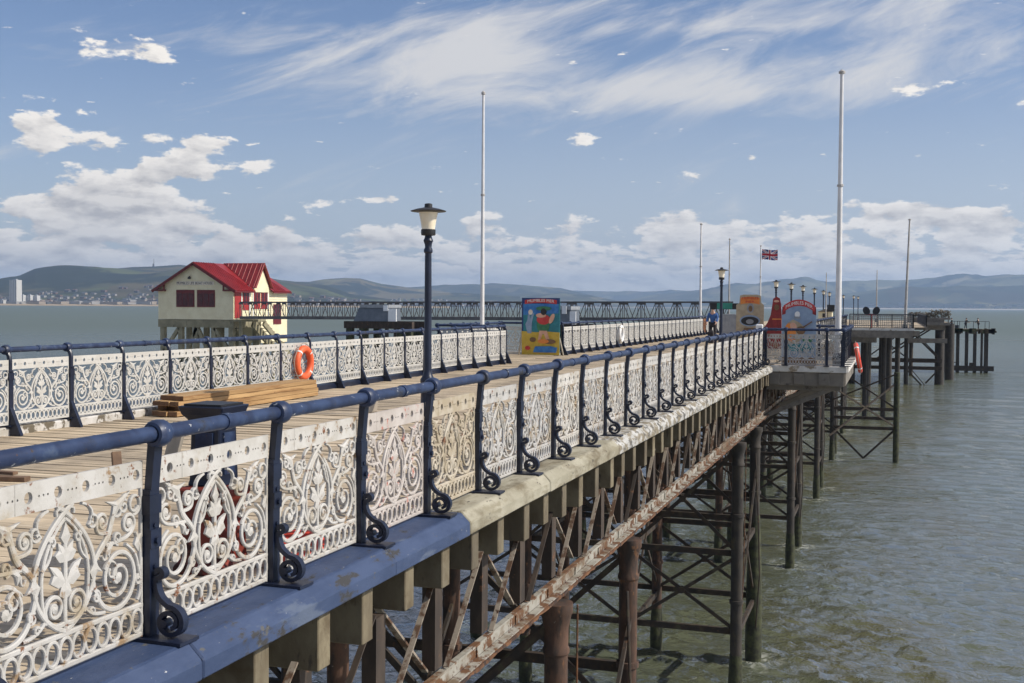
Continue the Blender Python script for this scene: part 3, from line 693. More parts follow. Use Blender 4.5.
flagpole(-12.35, 94.3, 7.25, .085, m_poleg, 'thin grey flagpole above the tan cutout board')
flagpole(-12.2, 116.2, 7.8, .10, m_pole, 'flagpole flying the red white and blue flag')
flagpole(1.15, 108.6, 9.6, .14, m_poleg, 'leaning grey flagpole at the end of the far platform', lean=(.25, 0))
flagpole(-1.85, 160, 6.8, .10, m_poleg, 'short faint flagpole behind the dark discs', truck=False)
flagpole(-5.92, 115, 5.2, .07, m_poleg, 'low thin pole just left of the tallest white flagpole', truck=False)
# flag with crossed stripes
m = MB(); nx, nz = 44, 26; W_, H_ = 1.55, .98; vs = []
for j in range(nz + 1):
    for i in range(nx + 1):
        u = i / nx; v = j / nz; a = 8.5 * u + .8 * v
        vs.append((-12.09 + W_ * u * .97, 116.2 + .10 * u * math.sin(a), 7.52 - H_ * (1 - v) - .10 * u + .05 * u * math.sin(a * .8)))
fs = []; mi = []
for j in range(nz):
    for i in range(nx):
        u = (i + .5) / nx * 2; v = (j + .5) / nz; x_ = u - 1; y_ = v - .5
        d1 = abs(y_ - x_ * .5) / math.hypot(1, .5); d2 = abs(y_ + x_ * .5) / math.hypot(1, .5); d = min(d1, d2)
        k = 2
        if d < .10: k = 0
        if d < .036: k = 1
        if abs(x_) < .17 or abs(y_) < .17: k = 0
        if abs(x_) < .10 or abs(y_) < .10: k = 1
        fs.append((j * (nx + 1) + i, j * (nx + 1) + i + 1, (j + 1) * (nx + 1) + i + 1, (j + 1) * (nx + 1) + i)); mi.append(k)
m.add(vs, fs); m.mi = mi
tag(m.build('flag', [m_flagw, m_flagr, m_flagb], smooth=True), 'red white and blue crossed flag blowing from its pole', 'flag')

# ------------------------------------------------------------------ deck clutter
st = thing('timber_stack', 'stack of fresh orange brown sawn planks lying against the left railing', 'timber', (-11.3, 19.4, 0))
m = MB(); en = MB(); m2_ = []
for j in range(4):
    for i in range(3):
        x0 = -11.90 + i * .18 + random.uniform(0, .02); y0 = 16.85 + random.uniform(-.05, .12) + .25 * (j % 2); y1 = 21.9 + random.uniform(-.1, .1)
        m.box(x0, x0 + .172, y0, y1, .015 + j * .083, .015 + j * .083 + .077)
m.mi = [0] * len(m.f)
for q_ in range(0, len(m.f), 6): m.mi[q_ + 2] = 1
m.build('planks', [m_timber, m_timberend], st, bevel=.004)
# pedestal with a flared top behind the near railing
px, py = -4.62, 7.32
pd = thing('viewer_pedestal', 'dark blue tapered pedestal with flared square top, its red base behind the near railing', 'pedestal', (px, py, 0))
def frustum(m, zs, c):
    vs = []
    for h, w in zs: vs += [(c[0] + sx * w, c[1] + sy * w, h) for sx, sy in ((-1, -1), (1, -1), (1, 1), (-1, 1))]
    n = len(zs); m.add(vs, [(i * 4 + k, i * 4 + (k + 1) % 4, i * 4 + 4 + (k + 1) % 4, i * 4 + 4 + k) for i in range(n - 1) for k in range(4)] + [(3, 2, 1, 0), tuple(range(4 * n - 4, 4 * n))])
m = MB(); frustum(m, [(.62, .135), (.66, .125), (1.05, .115), (1.065, .128), (1.09, .132), (1.13, .165), (1.19, .185)], (px, py)); m.build('pillar', m_bluedark, pd, bevel=.008)
m = MB(); frustum(m, [(1.191, .15), (1.205, .15)], (px, py)); m.build('top_plate', m_black, pd)
m = MB(); frustum(m, [(0, .21), (.05, .21), (.10, .17), (.50, .16), (.55, .19), (.6, .19), (.618, .14)], (px, py)); m.build('base', m_darkred, pd, bevel=.01)
m = MB(); m.box(px + .112, px + .130, py - .07, py + .07, .70, 1.0); m.box(px - .07, px + .07, py - .130, py - .112, .70, 1.0); m.build('door_panel', m_blue, pd)
o = MB(); o.beam((px - .28, py - .48, .02), (px - .10, py - .27, 1.08), .10, .035, (0, 1, 0)); tag(o.build('plank', m_greywood, bevel=.003), 'grey plank leaning on the dark blue pedestal', 'plank', None)
def ring(c, axis_rot, r, rr, mat, name, label, group=None, ropes=True):
    root = thing(name, label, 'lifebuoy', c, group); rot = Matrix.Rotation(axis_rot[2], 3, 'Z') @ Matrix.Rotation(axis_rot[0], 3, 'X')
    n, k = 40, 14; m = MB(); vs = []
    for i in range(n):
        a = 2 * PI * i / n
        for j in range(k):
            b = 2 * PI * j / k; q = Vector(((r + rr * math.cos(b)) * math.cos(a), (r + rr * math.cos(b)) * math.sin(a), rr * math.sin(b)))
            vs.append(Vector(c) + rot @ q)
    m.add(vs, [(i * k + j, ((i + 1) % n) * k + j, ((i + 1) % n) * k + (j + 1) % k, i * k + (j + 1) % k) for i in range(n) for j in range(k)]); m.build('ring', mat, root, smooth=True)
    m = MB()
    for q in range(4):
        a0 = PI / 4 + q * PI / 2
        pts = [Vector(c) + rot @ Vector(((r + rr * math.cos(b)) * math.cos(a0 + da), (r + rr * math.cos(b)) * math.sin(a0 + da), (rr + .004) * math.sin(b))) for da in (-.05, .05) for b in [2 * PI * j / 14 for j in range(14)]]
        pts = [Vector(c) + (p - Vector(c)) * 1.012 for p in pts]
        m.add(pts, [(j, (j + 1) % 14, 14 + (j + 1) % 14, 14 + j) for j in range(14)])
    m.build('reflective_band', m_plain if mat is not m_plain else m_greywood, root)
    m = MB()
    for q in range(4):
        a0 = PI / 4 + q * PI / 2; pts = [Vector(c) + rot @ Vector(((r + rr + .012 + .035 * math.sin(PI * t / 8)) * math.cos(a0 + PI / 2 * t / 8), (r + rr + .012 + .035 * math.sin(PI * t / 8)) * math.sin(a0 + PI / 2 * t / 8), 0)) for t in range(9)]
        m.tube(pts, .009, 5)
    m.build('grab_rope', m_greywood, root)
    return root
G = 'lifebuoys kept on the pier'
ring((-11.93, 22.4, .66), (R(90), 0, R(90)), .30, .075, m_orange, 'lifebuoy', 'orange lifebuoy hanging on the left railing above the timber stack', G)
ring((-12.0 + .07, 53.3, .62), (R(90), 0, R(90)), .34, .075, m_plain, 'lifebuoy', 'white lifebuoy hanging on the long far railing', G)
ring((-1.08, 42.6, .16), (R(80), 0, R(92)), .46, .08, m_red, 'lifebuoy', 'red lifebuoy hung outside the right hand platform railing', G)
ring((-4.12, 7.62, .13), (R(16), 0, R(20)), .18, .055, m_red, 'lifebuoy', 'bright red lifebuoy lying on the deck behind the near railing', G)
m = MB(); m.beam((-8.17, 11.0, 0), (-8.23, 11.05, .25), .10, .06); tag(m.build('timber_stub', m_scrap, bevel=.004), 'short brown timber stub sticking up from the deck at left', 'timber')
m = MB(); m.beam((-9.6, 10.1, .03), (-8.75, 10.25, .03), .12, .05); m.beam((-9.8, 10.3, .075), (-8.95, 10.3, .075), .08, .035); tag(m.build('timber_offcut', m_scrap, bevel=.004), 'brown timber offcuts lying on the deck at the left edge', 'timber')
m = MB(); m.add([(-8.95, 18.9, .01), (-8.72, 18.9, .01), (-8.68, 19.0, .2), (-8.95, 19.1, .01), (-8.72, 19.1, .01), (-8.68, 19.08, .2)], [(0, 1, 2), (3, 5, 4), (0, 2, 5, 3), (1, 4, 5, 2), (0, 3, 4, 1)]); tag(m.build('wood_wedge', m_greywood), 'dark wedge of scrap wood on the deck left of the nearest lamp post', 'wood')
m = MB(); m.box(-3.86, -3.835, 30.15, 30.95, .15, 1.02); tag(m.build('plywood_sheet', m_brownart, bevel=.004), 'tall brown plywood sheet behind the right railing, the nearer of two', 'board', 'brown plywood sheets on the right railing')
m = MB(); m.box(-3.86, -3.835, 33.4, 34.5, .22, .80); tag(m.build('plywood_sheet', m_rustp, bevel=.004), 'low rust brown plywood sheet behind the right railing near the corner', 'board', 'brown plywood sheets on the right railing')

# ------------------------------------------------------------------ comic boards and signs (faces look down the pier towards -Y)
UX, UZ = (1, 0, 0), (0, 0, 1)
def ell(cx, cz, rx, rz, n=24, a=0.0): return [(cx + rx * math.cos(2 * PI * k / n) * math.cos(a) - rz * math.sin(2 * PI * k / n) * math.sin(a), cz + rx * math.cos(2 * PI * k / n) * math.sin(a) + rz * math.sin(2 * PI * k / n) * math.cos(a)) for k in range(n)]
class Art:
    def __init__(s, root, x, y, z): s.r = root; s.O = (x, y, z); s.k = 0
    def p(s, name, pts, mat, lift=None):
        s.k += 1; d = .0035 * s.k if lift is None else lift; m = MB()
        O = (s.O[0], s.O[1] - d + .0, s.O[2]); 
        # extrude towards -Y (front): U x V = +X x +Z = -Y
        m.poly(pts, (s.O[0], s.O[1] - .002, s.O[2]), UX, UZ, d); return m.build(name, mat, s.r)
def ribbon_arc(cx, cz, w, h, rise, n=16):
    up = [(cx - w / 2 + w * i / n, cz + h / 2 + rise * (1 - (2 * i / n - 1) ** 2)) for i in range(n + 1)]
    dn = [(x_, z_ - h) for x_, z_ in up][::-1]
    return dn[::-1] + up[::-1]
# seaside picture board on the left platform
r = thing('picture_board', 'tall blue and yellow seaside picture board with Mumbles Pier ribbon', 'cutout board', (-12.63, 42.5, 0)); a = Art(r, -12.63, 42.5, 0)
m = MB(); m.box(-13.38, -11.88, 42.5, 42.53, .04, 2.20); m.build('board', m_teal, r)
a.p('frame_strip', [(-.75, .04), (-.69, .04), (-.69, 2.2), (-.75, 2.2)], m_navy); a.p('sky_band', [(-.69, 1.55), (.70, 1.62), (.70, 2.19), (-.69, 2.19)], m_sky_art)
a.p('header_band', [(-.745, 1.98), (.745, 1.98), (.745, 2.195), (-.745, 2.195)], m_navy)
a.p('sand', [(-.745, .045), (.745, .045), (.745, .90), (.3, .93), (-.2, .90), (-.745, .94)], m_yellow)
a.p('red_ribbon', ribbon_arc(0, 2.04, 1.26, .155, .05), m_redart)
m = MB(); lettering(m, 'MUMBLES PIER', .15, (-12.63, 42.5 - .024, 2.05), UX, UZ, 1.05, .004, lambda x_, y_, z_: (x_, y_ + .05 * (1 - (x_ / .63) ** 2), z_)); m.build('lettering', m_whiteart, r)
a.p('thin_bather', [(-.52, .86), (-.36, .86), (-.34, 1.3), (-.26, 1.62), (-.33, 1.65), (-.40, 1.4), (-.42, 1.58), (-.50, 1.58), (-.52, 1.36), (-.60, 1.2)], m_greyart)
a.p('thin_bather_head', ell(-.40, 1.66, .085, .10), m_cream_art)
a.p('striped_bather', ell(.10, 1.22, .25, .40), m_greenart); a.p('bather_legs', [(-.10, .55), (.0, .6), (.08, .84), (.14, .84), (.25, .55), (.36, .62), (.25, .96), (-.04, .96)], m_fleshart)
a.p('bather_top', ell(.12, 1.38, .27, .19), m_redart); a.p('bather_arm', ell(.44, 1.42, .08, .20, 20, -.4), m_fleshart); a.p('shoulders', ell(.02, 1.54, .2, .085), m_fleshart)
a.p('hat', ell(.12, 1.80, .30, .085), m_greenart); a.p('face_hole', ell(.12, 1.68, .11, .13), m_black)
a.p('crab', ell(-.50, .30, .10, .08), m_redart); a.p('dog', ell(-.30, .62, .12, .09), m_brownart); a.p('bucket', ell(.36, .55, .24, .09), m_brownart); a.p('pool', [(-.28, .14), (.62, .14), (.66, .32), (.4, .38), (-.2, .36)], m_sky_art); a.p('towel', ell(.12, .56, .22, .08), m_orangeart)
m = MB(); m.beam((-13.3, 42.55, 1.5), (-13.65, 43.0, .0), .05, .05); m.build('prop', m_greywood, r); m = MB(); m.beam((-12.1, 42.55, 1.5), (-11.9, 43.1, 0), .05, .05); m.build('prop', m_greywood, r)
# tan board
r = thing('picture_board', 'tan cutout board with orange Mumbles Pier lettering and dark oval', 'cutout board', (-6.12, 54, 0)); a = Art(r, -6.12, 54, 0)
out_ = [(-.62, .04), (.62, .04), (.62, 2.0), (.5, 2.1), (.48, 2.42), (.3, 2.47), (-.3, 2.47), (-.46, 2.42), (-.48, 2.1), (-.62, 2.0)]
m = MB(); m.poly(out_, (-6.12, 54.03, 0), UX, UZ, .03); m.build('board', m_tanart, r)
a.p('orange_header', ribbon_arc(0, 2.17, .86, .30, .06), m_orangeart)
m = MB(); lettering(m, 'MUMBLES', .15, (-6.12, 54 - .012, 2.30), UX, UZ, .72); lettering(m, 'PIER', .14, (-6.12, 54 - .012, 2.14), UX, UZ, .40); m.build('lettering', m_redart, r)
a.p('shield', ell(.02, 1.85, .16, .22), m_greypanel); a.p('shield_mark', ell(.02, 1.83, .09, .14), m_brownart); a.p('oval_border', ell(0, 1.28, .46, .26), m_greyart); a.p('oval_hole', ell(0, 1.27, .40, .20), m_black); a.p('oval_centre', ell(0, 1.24, .17, .11), m_greypanel)
a.p('barrel', [(-.28, .1), (.28, .1), (.34, .5), (.26, .95), (-.26, .95), (-.34, .5)], m_brownart); a.p('barrel_band', [(-.20, .2), (.20, .2), (.2, .8), (-.2, .8)], m_tanart)
# red shaped board
r = thing('picture_board', 'red cutout board with a slanting left side and narrow top', 'cutout board', (-5.0, 53.2, 0)); a = Art(r, -5.0, 53.2, 0)
m = MB(); m.poly([(-.62, .05), (.36, .05), (.36, 1.5), (.33, 2.05), (.27, 2.3), (.12, 2.38), (-.02, 2.28), (-.06, 1.95), (-.12, 1.55), (-.26, 1.2), (-.44, .95), (-.58, .6)], (-5.0, 53.24, 0), UX, UZ, .04); m.build('board', m_redpaint, r)
a.p('face_hole', ell(.14, 1.9, .11, .13), m_brownart); a.p('trim', [(-.05, 1.35), (.38, 1.35), (.38, 1.40), (-.05, 1.40)], m_orangeart); a.p('crest', ell(.13, 2.17, .12, .05), m_fleshart)
# blue grey board
r = thing('picture_board', 'blue grey cutout board with arched red Mumbles Pier ribbon and brown figure', 'cutout board', (-2.82, 38.6, 0)); a = Art(r, -2.82, 38.6, 0)
top = [(.54 * math.cos(PI * i / 14), 1.80 + .30 * math.sin(PI * i / 14)) for i in range(15)]
m = MB(); m.poly([(-.54, .04), (.54, .04)] + top, (-2.82, 38.64, 0), UX, UZ, .04); m.build('board', m_greyart, r)
a.p('skirting', [(-.53, .05), (.53, .05), (.53, .30), (-.53, .30)], m_brownart)
rb = ribbon_arc(0, 1.86, .98, .20, .20)
a.p('ribbon_tail', [(-.53, 1.66), (-.42, 1.70), (-.42, 1.95), (-.53, 1.92)], m_redpaint); a.p('ribbon_tail', [(.42, 1.70), (.53, 1.66), (.53, 1.92), (.42, 1.95)], m_redpaint); a.p('red_ribbon', rb, m_redart)
m = MB(); lettering(m, 'MUMBLES PIER', .15, (-2.82, 38.6 - .022, 1.85), UX, UZ, .84, .004, lambda x_, y_, z_: (x_, y_ + .20 * (1 - (x_ / .49) ** 2), z_)); m.build('lettering', m_whiteart, r)
a.p('figure_body', [(-.46, .75), (-.05, .72), (.16, 1.02), (.20, 1.25), (.02, 1.42), (-.18, 1.52), (-.36, 1.40), (-.44, 1.15)], m_tanart); a.p('figure_coat', ell(-.26, 1.10, .17, .30, 20, .2), m_orangeart)
a.p('face_hole', ell(-.17, 1.30, .10, .13, 20, .5), m_fleshart); a.p('sleeve', ell(.06, 1.17, .15, .13), m_brownart); a.p('white_cap', ell(-.05, 1.68, .08, .10), m_whiteart); a.p('cap_brim', ell(-.05, 1.58, .11, .035), m_greypanel)
a.p('net_handle', [(.1, 1.22), (.42, 1.44), (.40, 1.47), (.09, 1.26)], m_brownart); a.p('fish', ell(.28, .88, .16, .10), m_greenart); a.p('waves', ell(.0, .62, .46, .12), m_teal)
m = MB(); m.beam((-3.2, 38.7, 1.4), (-3.3, 39.4, .0), .05, .05); m.build('prop', m_greywood, r); m = MB(); m.beam((-2.45, 38.7, 1.4), (-2.4, 39.4, .0), .05, .05); m.build('prop', m_greywood, r)
# grey kiosk with its own teal sign
r = thing('kiosk', 'small grey panelled kiosk with a teal sign above it', 'kiosk', (-7.6, 58.6, 0))
m = MB(); m.box(-7.98, -7.15, 58.2, 59.0, .03, 1.55); m.build('cabinet', m_greypanel, r, bevel=.01)
for x in (-7.94, -7.19): 
    m = MB(); m.box(x - .03, x + .03, 58.55, 58.61, 1.551, 2.06); m.build('sign_post', m_fpole, r)
m = MB(); m.box(-8.6, -6.9, 58.5, 58.54, 1.78, 2.08); m.build('sign_backing', m_black, r)
m = MB(); m.box(-8.25, -7.5, 58.47, 58.497, 1.80, 2.09); m.build('sign_panel', M('green_sign', (.02, .20, .15), (.03, .25, .19), 4, .5), r)
m = MB()
for k in range(5): m.box(-7.96 + .165 * k, -7.96 + .165 * k + .15, 58.185, 58.198, .10, 1.48)
m.build('panel_ribs', m_greypanel, r)
# small hut far down the pier
r = thing('hut', 'small beige hut far down the pier right of the blue board', 'hut', (-6.1, 121, 0))
m = MB(); m.box(-6.9, -5.6, 120, 122, .02, 1.45); m.build('wall', m_housewall, r)
m = MB(); m.add([(-7.0, 119.9, 1.455), (-5.5, 119.9, 1.455), (-5.5, 122.1, 1.455), (-7.0, 122.1, 1.455), (-6.25, 119.9, 1.75), (-6.25, 122.1, 1.75)], [(0, 1, 4), (2, 3, 5), (1, 2, 5, 4), (3, 0, 4, 5), (0, 3, 2, 1)]); m.build('roof', m_fascia, r)
m = MB(); m.box(-6.5, -6.1, 119.96, 119.998, .9, 1.3); m.build('window', m_darkglass, r)
r = thing('locker', 'dark square box on legs beside the beige hut', 'box', (-5.6, 118, 0))
m = MB(); m.box(-5.95, -5.25, 117.6, 118.2, 1.5, 2.15); m.build('box', m_black, r); m = MB(); m.beam((-5.9, 117.9, 0), (-5.9, 117.9, 1.5), .06, .06); m.beam((-5.3, 117.9, 0), (-5.3, 117.9, 1.5), .06, .06); m.build('legs', m_fpole, r)
# two dark discs on a red stand
r = thing('disc_stand', 'pair of round dark discs tilted on a red stand by the far platform fence', 'stand', (-1.7, 109.2, 0))
for sx, nm in ((-1, 'disc'), (1, 'disc')):
    m = MB(); rot = Matrix.Rotation(sx * R(25), 3, 'Y'); m.poly(ell(0, 0, .30, .38), (-1.7 + sx * .42, 109.2, 1.62), rot @ Vector((1, 0, 0)), rot @ Vector((0, 0, 1)), .12); m.build(nm, m_black, r)
m = MB(); m.beam((-1.7, 109.26, .0), (-1.7, 109.26, 1.36), .16, .12); m.beam((-2.2, 109.2, 1.30), (-1.2, 109.2, 1.30), .12, .14); m.build('stand', m_redart, r)

# ------------------------------------------------------------------ people
def skin(name, verts, edges, radii, mat, parent, sub=1, root=0):
    me = bpy.data.meshes.new(name); me.from_pydata(verts, edges, []); o = bpy.data.objects.new(name, me); col.objects.link(o)
    o.modifiers.new('s', 'SKIN'); sd = o.modifiers.new('u', 'SUBSURF'); sd.levels = sub; sd.render_levels = sub
    for i, rr in enumerate(radii): me.skin_vertices[0].data[i].radius = rr if isinstance(rr, tuple) else (rr, rr)
    me.skin_vertices[0].data[root].use_root = True
    dg = bpy.context.evaluated_depsgraph_get(); dg.update()
    m2 = bpy.data.meshes.new_from_object(o.evaluated_get(dg)); bpy.data.objects.remove(o); bpy.data.meshes.remove(me)
    m2.materials.append(mat); m2.polygons.foreach_set('use_smooth', [True] * len(m2.polygons))
    ob = bpy.data.objects.new(name, m2); col.objects.link(ob); ob.parent = parent; return ob
def person(loc, rz, label, top, bottom, lean=0.0, stride=.0, arms=(.15, .15), sc=1.0, group=None):
    r = thing('person', label, 'person', loc, group); r.rotation_euler.z = rz; r.scale = (sc,) * 3
    f = lean
    J = {'pel': (0, 0, .93), 'wai': (0, f * .3, 1.10), 'che': (0, f * .7, 1.32), 'nec': (0, f, 1.47), 'hea': (0, f + .02, 1.60), 'cro': (0, f + .02, 1.70)}
    for s_, n in ((-1, 'l'), (1, 'r')):
        st = stride * s_; ar = arms[0 if s_ < 0 else 1]
        J['hip' + n] = (.10 * s_, 0, .90); J['kne' + n] = (.11 * s_, st * .5 + .02, .50); J['ank' + n] = (.11 * s_, st, .09); J['toe' + n] = (.12 * s_, st + .15, .035)
        J['sho' + n] = (.19 * s_, f * .9, 1.41); J['elb' + n] = (.25 * s_, f * .9 + ar * .3, 1.15); J['wri' + n] = (.23 * s_, f * .9 + ar * 1.4, .93 + ar * .5); J['han' + n] = (.22 * s_, f * .9 + ar * 1.6 + .02, .85 + ar * .6)
        for q in range(5): J['f%d%s' % (q, n)] = (.22 * s_ + (q - 2) * .018, f * .9 + ar * 1.75 + .03 + (.03 if q == 0 else 0), .77 + ar * .65 + (.04 if q == 0 else .01 * abs(q - 2)))
    J['nose'] = (0, f + .13, 1.585)
    E = [('pel', 'wai'), ('wai', 'che'), ('che', 'nec'), ('nec', 'hea'), ('hea', 'cro'), ('hea', 'nose')]
    for n in 'lr': E += [('pel', 'hip' + n), ('hip' + n, 'kne' + n), ('kne' + n, 'ank' + n), ('ank' + n, 'toe' + n), ('che', 'sho' + n), ('sho' + n, 'elb' + n), ('elb' + n, 'wri' + n), ('wri' + n, 'han' + n)] + [('han' + n, 'f%d%s' % (q, n)) for q in range(5)]
    K = list(J); rad = {'pel': .125, 'wai': .115, 'che': .135, 'nec': .052, 'hea': .092, 'cro': .07, 'hip': .085, 'kne': .058, 'ank': .042, 'toe': .035, 'sho': .058, 'elb': .042, 'wri': .03, 'han': .034, 'nos': .016}
    def rd(k): return .009 if k[0] == 'f' and k[1].isdigit() else rad[k[:3]]
    skin('body', [J[k] for k in K], [(K.index(a_), K.index(b_)) for a_, b_ in E], [rd(k) for k in K], m_skin, r)
    def sub(nm, keys, edges, grow, mat):
        ks = keys; skin(nm, [J[k] for k in ks], [(ks.index(a_), ks.index(b_)) for a_, b_ in edges], [rd(k) + grow for k in ks], mat, r)
    sub('jacket', ['pel', 'wai', 'che', 'shol', 'shor', 'elbl', 'elbr', 'wril', 'wrir'], [('pel', 'wai'), ('wai', 'che'), ('che', 'shol'), ('che', 'shor'), ('shol', 'elbl'), ('shor', 'elbr'), ('elbl', 'wril'), ('elbr', 'wrir')], .022, top)
    sub('trousers', ['pel', 'hipl', 'hipr', 'knel', 'kner', 'ankl', 'ankr'], [('pel', 'hipl'), ('pel', 'hipr'), ('hipl', 'knel'), ('hipr', 'kner'), ('knel', 'ankl'), ('kner', 'ankr')], .018, bottom)
    m = MB(); m.lathe([(.112, 0), (.118, .05), (.10, .10), (.06, .135), (.01, .145)], (0, f + .005, 1.615), 14); h = m.build('hair', m_hair, None, (0, 0, 0), smooth=True); h.parent = r
    return r
person((-8.85, 61.3, .0), R(170), 'person in a blue jacket and dark trousers standing beside the lamp post', m_shirt, m_trous, sc=1.09)
person((9.07, 196.6, -1.38), R(95), 'person in dark clothes by the left end of the landing stage rail', m_coat, m_trous, sc=1.0, group='people fishing on the landing stage')
person((11.12, 196.6, -1.38), R(-60), 'middle of the three dark clad people on the landing stage, leaning on the rail', m_coat, m_trous, .12, .1, (.3, .3), group='people fishing on the landing stage')
person((13.0, 196.6, -1.38), R(60), 'person nearest the outer end of the landing stage rail', m_coat, m_trous, .1, .1, (.3, .2), group='people fishing on the landing stage')
m = MB(); m.box(-9.05, -8.75, 60.85, 61.15, .02, .62); m.box(-9.0, -8.8, 60.9, 61.1, .62, .70); tag(m.build('holdall', m_trous, bevel=.03), 'dark bag standing at the feet of the person in blue', 'bag')
# white gull-grey box of litter by the corner
m = MB(); frustum(m, [(1.0, .09), (1.33, .11), (1.36, .08)], (-4.0, 38.0)); m.box(-4.04, -3.96, 37.96, 38.04, .01, 1.0); tag(m.build('litter_bin', m_plain, bevel=.01), 'small white bin on a post inside the railing corner', 'bin')

# ------------------------------------------------------------------ boathouse
bh = thing('boathouse', 'cream lifeboat house with red roof on timber stilts beside the pier', 'boathouse', (-61.6, 99.5, SEA))
X0, X1, Y0, Y1, ZF, ZE, ZA = -65.95, -57.88, 95.0, 105.1, .40, 3.3, 5.66; XM = (X0 + X1) / 2
def boards_wall(m, pts_fn, z0, z1, step=.22): pass
m = MB(); m.poly([(X0, ZF), (X1, ZF), (X1, ZE), (XM, ZA - .05), (X0, ZE)], (0, Y0 + .15, 0), UX, UZ, .15)
z = ZF
while z < ZA - .3:      # lapped boards of the gable
    hw = (X1 - X0) / 2 if z < ZE else (X1 - X0) / 2 * max(0, (ZA - .15 - z) / (ZA - ZE))
    m.add([(XM - hw, Y0 - .003, z + .21), (XM + hw, Y0 - .003, z + .21), (XM + hw, Y0 - .028, z), (XM - hw, Y0 - .028, z), (XM - hw, Y0 - .003, z), (XM + hw, Y0 - .003, z)], [(0, 1, 2, 3), (3, 2, 5, 4)]); z += .215
m.box(X1 - .15, X1, Y0 + .152, Y1, ZF, ZE); m.box(X0, X0 + .15, Y0 + .152, Y1, ZF, ZE); m.box(X0 + .152, X1 - .152, Y1 - .15, Y1, ZF, ZE)
m.box(X1 - 3.5, X1 + .004, 100.0, Y1 + .003, -1.9, ZF - .003)
z = ZF
while z < ZE - .2:
    m.add([(X1 + .003, Y0 + .01, z + .21), (X1 + .003, Y1, z + .21), (X1 + .028, Y1, z), (X1 + .028, Y0 + .01, z)], [(3, 2, 1, 0)]); z += .215
m.poly([(98.55, ZE - .3), (101.25, ZE - .3), (101.25, ZE + .25), (99.9, ZA - .25), (98.55, ZE + .25)], (X1 + .03, 0, 0), (0, 1, 0), UZ, .12)
m.build('wall', m_housewall, bh)
# roofs
roof = MB()
def slope(a, b, c, d, t=.09): 
    a, b, c, d = map(Vector, (a, b, c, d)); n = (b - a).cross(d - a).normalized() * t
    roof.add([a, b, c, d, a - n, b - n, c - n, d - n], [(0, 1, 2, 3), (7, 6, 5, 4), (0, 4, 5, 1), (1, 5, 6, 2), (2, 6, 7, 3), (3, 7, 4, 0)])
ov = .42; yf = Y0 - .45; yb = Y1 + .12; sl = (ZA - ZE) / ((X1 - X0) / 2); zo = ZE - ov * sl
xi = X1 - .6; zi = ZE + .6 * sl
for ya_, yb_, xo_, zo2 in ((yf, 98.25, X1 + ov, zo), (98.25, 101.55, xi, zi), (101.55, yb, X1 + ov, zo)): slope((xo_, ya_, zo2 + .1), (xo_, yb_, zo2 + .1), (XM, yb_, ZA + .1), (XM, ya_, ZA + .1))
slope((XM, yf, ZA + .1), (XM, yb, ZA + .1), (X0 - ov, yb, zo + .1), (X0 - ov, yf, zo + .1))
ro = roof.build('roof', m_roof, bh)
roof = MB(); ry = 99.9; rz_ = ZA + .16; ye0, ye1 = 98.25, 101.55; ze = ZE + .12; xe = X1 + .5
slope((XM, ry, rz_), (XM, ye0, rz_ - .01), (xe, ye0, ze), (xe, ry, rz_), .08) if False else None
slope((xe, ye0, ze), (xe, ry, rz_), (XM, ry, rz_), (XM + 4.0, ye0, ze), .08)
slope((xe, ry, rz_), (xe, ye1, ze), (XM + 4.0, ye1, ze), (XM, ry, rz_), .08)
roof.build('gable_roof', m_roof, bh)
m = MB()
for k in range(24):   # standing seams of the main roof
    y = yf + .1 + k * .41
    if y < yb and not 98.1 < y < 101.7: m.beam((X1 + ov - .02, y, zo + .125), (XM + .02, y, ZA + .12), .035, .05)
m.build('roof_seams', m_roof, ro)
m = MB()
for k in range(9):
    x = XM + .6 + k * .52; xx = min(x, xe - .05)
    f0 = max(0.0, 1 - (xx - XM) / 4.0) if xx < XM + 4 else 0
    m.beam((xx, ry, rz_ + .02), (xx, ye0 + (ry - ye0) * f0, ze + (rz_ - ze) * f0 + .02), .035, .05)
m.build('roof_seams', M('pale_roof_seam', (.55, .20, .18), None, 1, .4), ro)
m = MB()
for sx in (-1, 1):
    xa = X1 + ov if sx > 0 else X0 - ov
    m = MB(); m.beam((XM, yf - .02, ZA - .06), (xa, yf - .02, zo - .06), .05, .26)
    m.box(min(xa, xa - sx * 1.3), max(xa, xa - sx * 1.3), yf + .02, Y0 - .03, zo - .02, zo + .12); m.beam((xa - sx * 1.25, yf + .1, zo + .1), (xa - sx * 1.25, yf + .1, zo + .75), .12, .12); m.build('bargeboard', m_maroon, bh)
for ya_, yb_ in ((yf, 98.2), (101.6, yb)):
    m = MB(); m.box(X1 + ov - .06, X1 + ov + .06, ya_, yb_, zo - .12, zo + .02); m.build('gutter', m_maroon, bh)
def win(x0, x1, z0, z1, face, ymat=m_maroon):
    w = MB(); t = .09
    if face == 'front':
        w.box(x0, x1, Y0 - .07, Y0 - .03, z0, z1); o = w.build('window', ymat, bh)
        n = 3; g = MB()
        for k in range(n): a_ = x0 + t + (x1 - x0 - t) / n * k; g.box(a_, a_ + (x1 - x0 - t) / n - t, Y0 - .085, Y0 - .072, z0 + t, z1 - t - .25)
        g.build('pane', m_redglass, o)
    else:
        w.box(X1 + .03, X1 + .075, x0, x1, z0, z1); o = w.build('window', ymat, bh)
        g = MB(); g.box(X1 + .077, X1 + .085, x0 + t, (x0 + x1) / 2 - t / 2, z0 + .5, z1 - t); g.box(X1 + .077, X1 + .085, (x0 + x1) / 2 + t / 2, x1 - t, z0 + .5, z1 - t); g.build('pane', m_redglass, o)
    return o
win(-63.95, -62.0, 1.55, 3.15, 'front'); win(-61.7, -59.8, 1.55, 3.15, 'front')
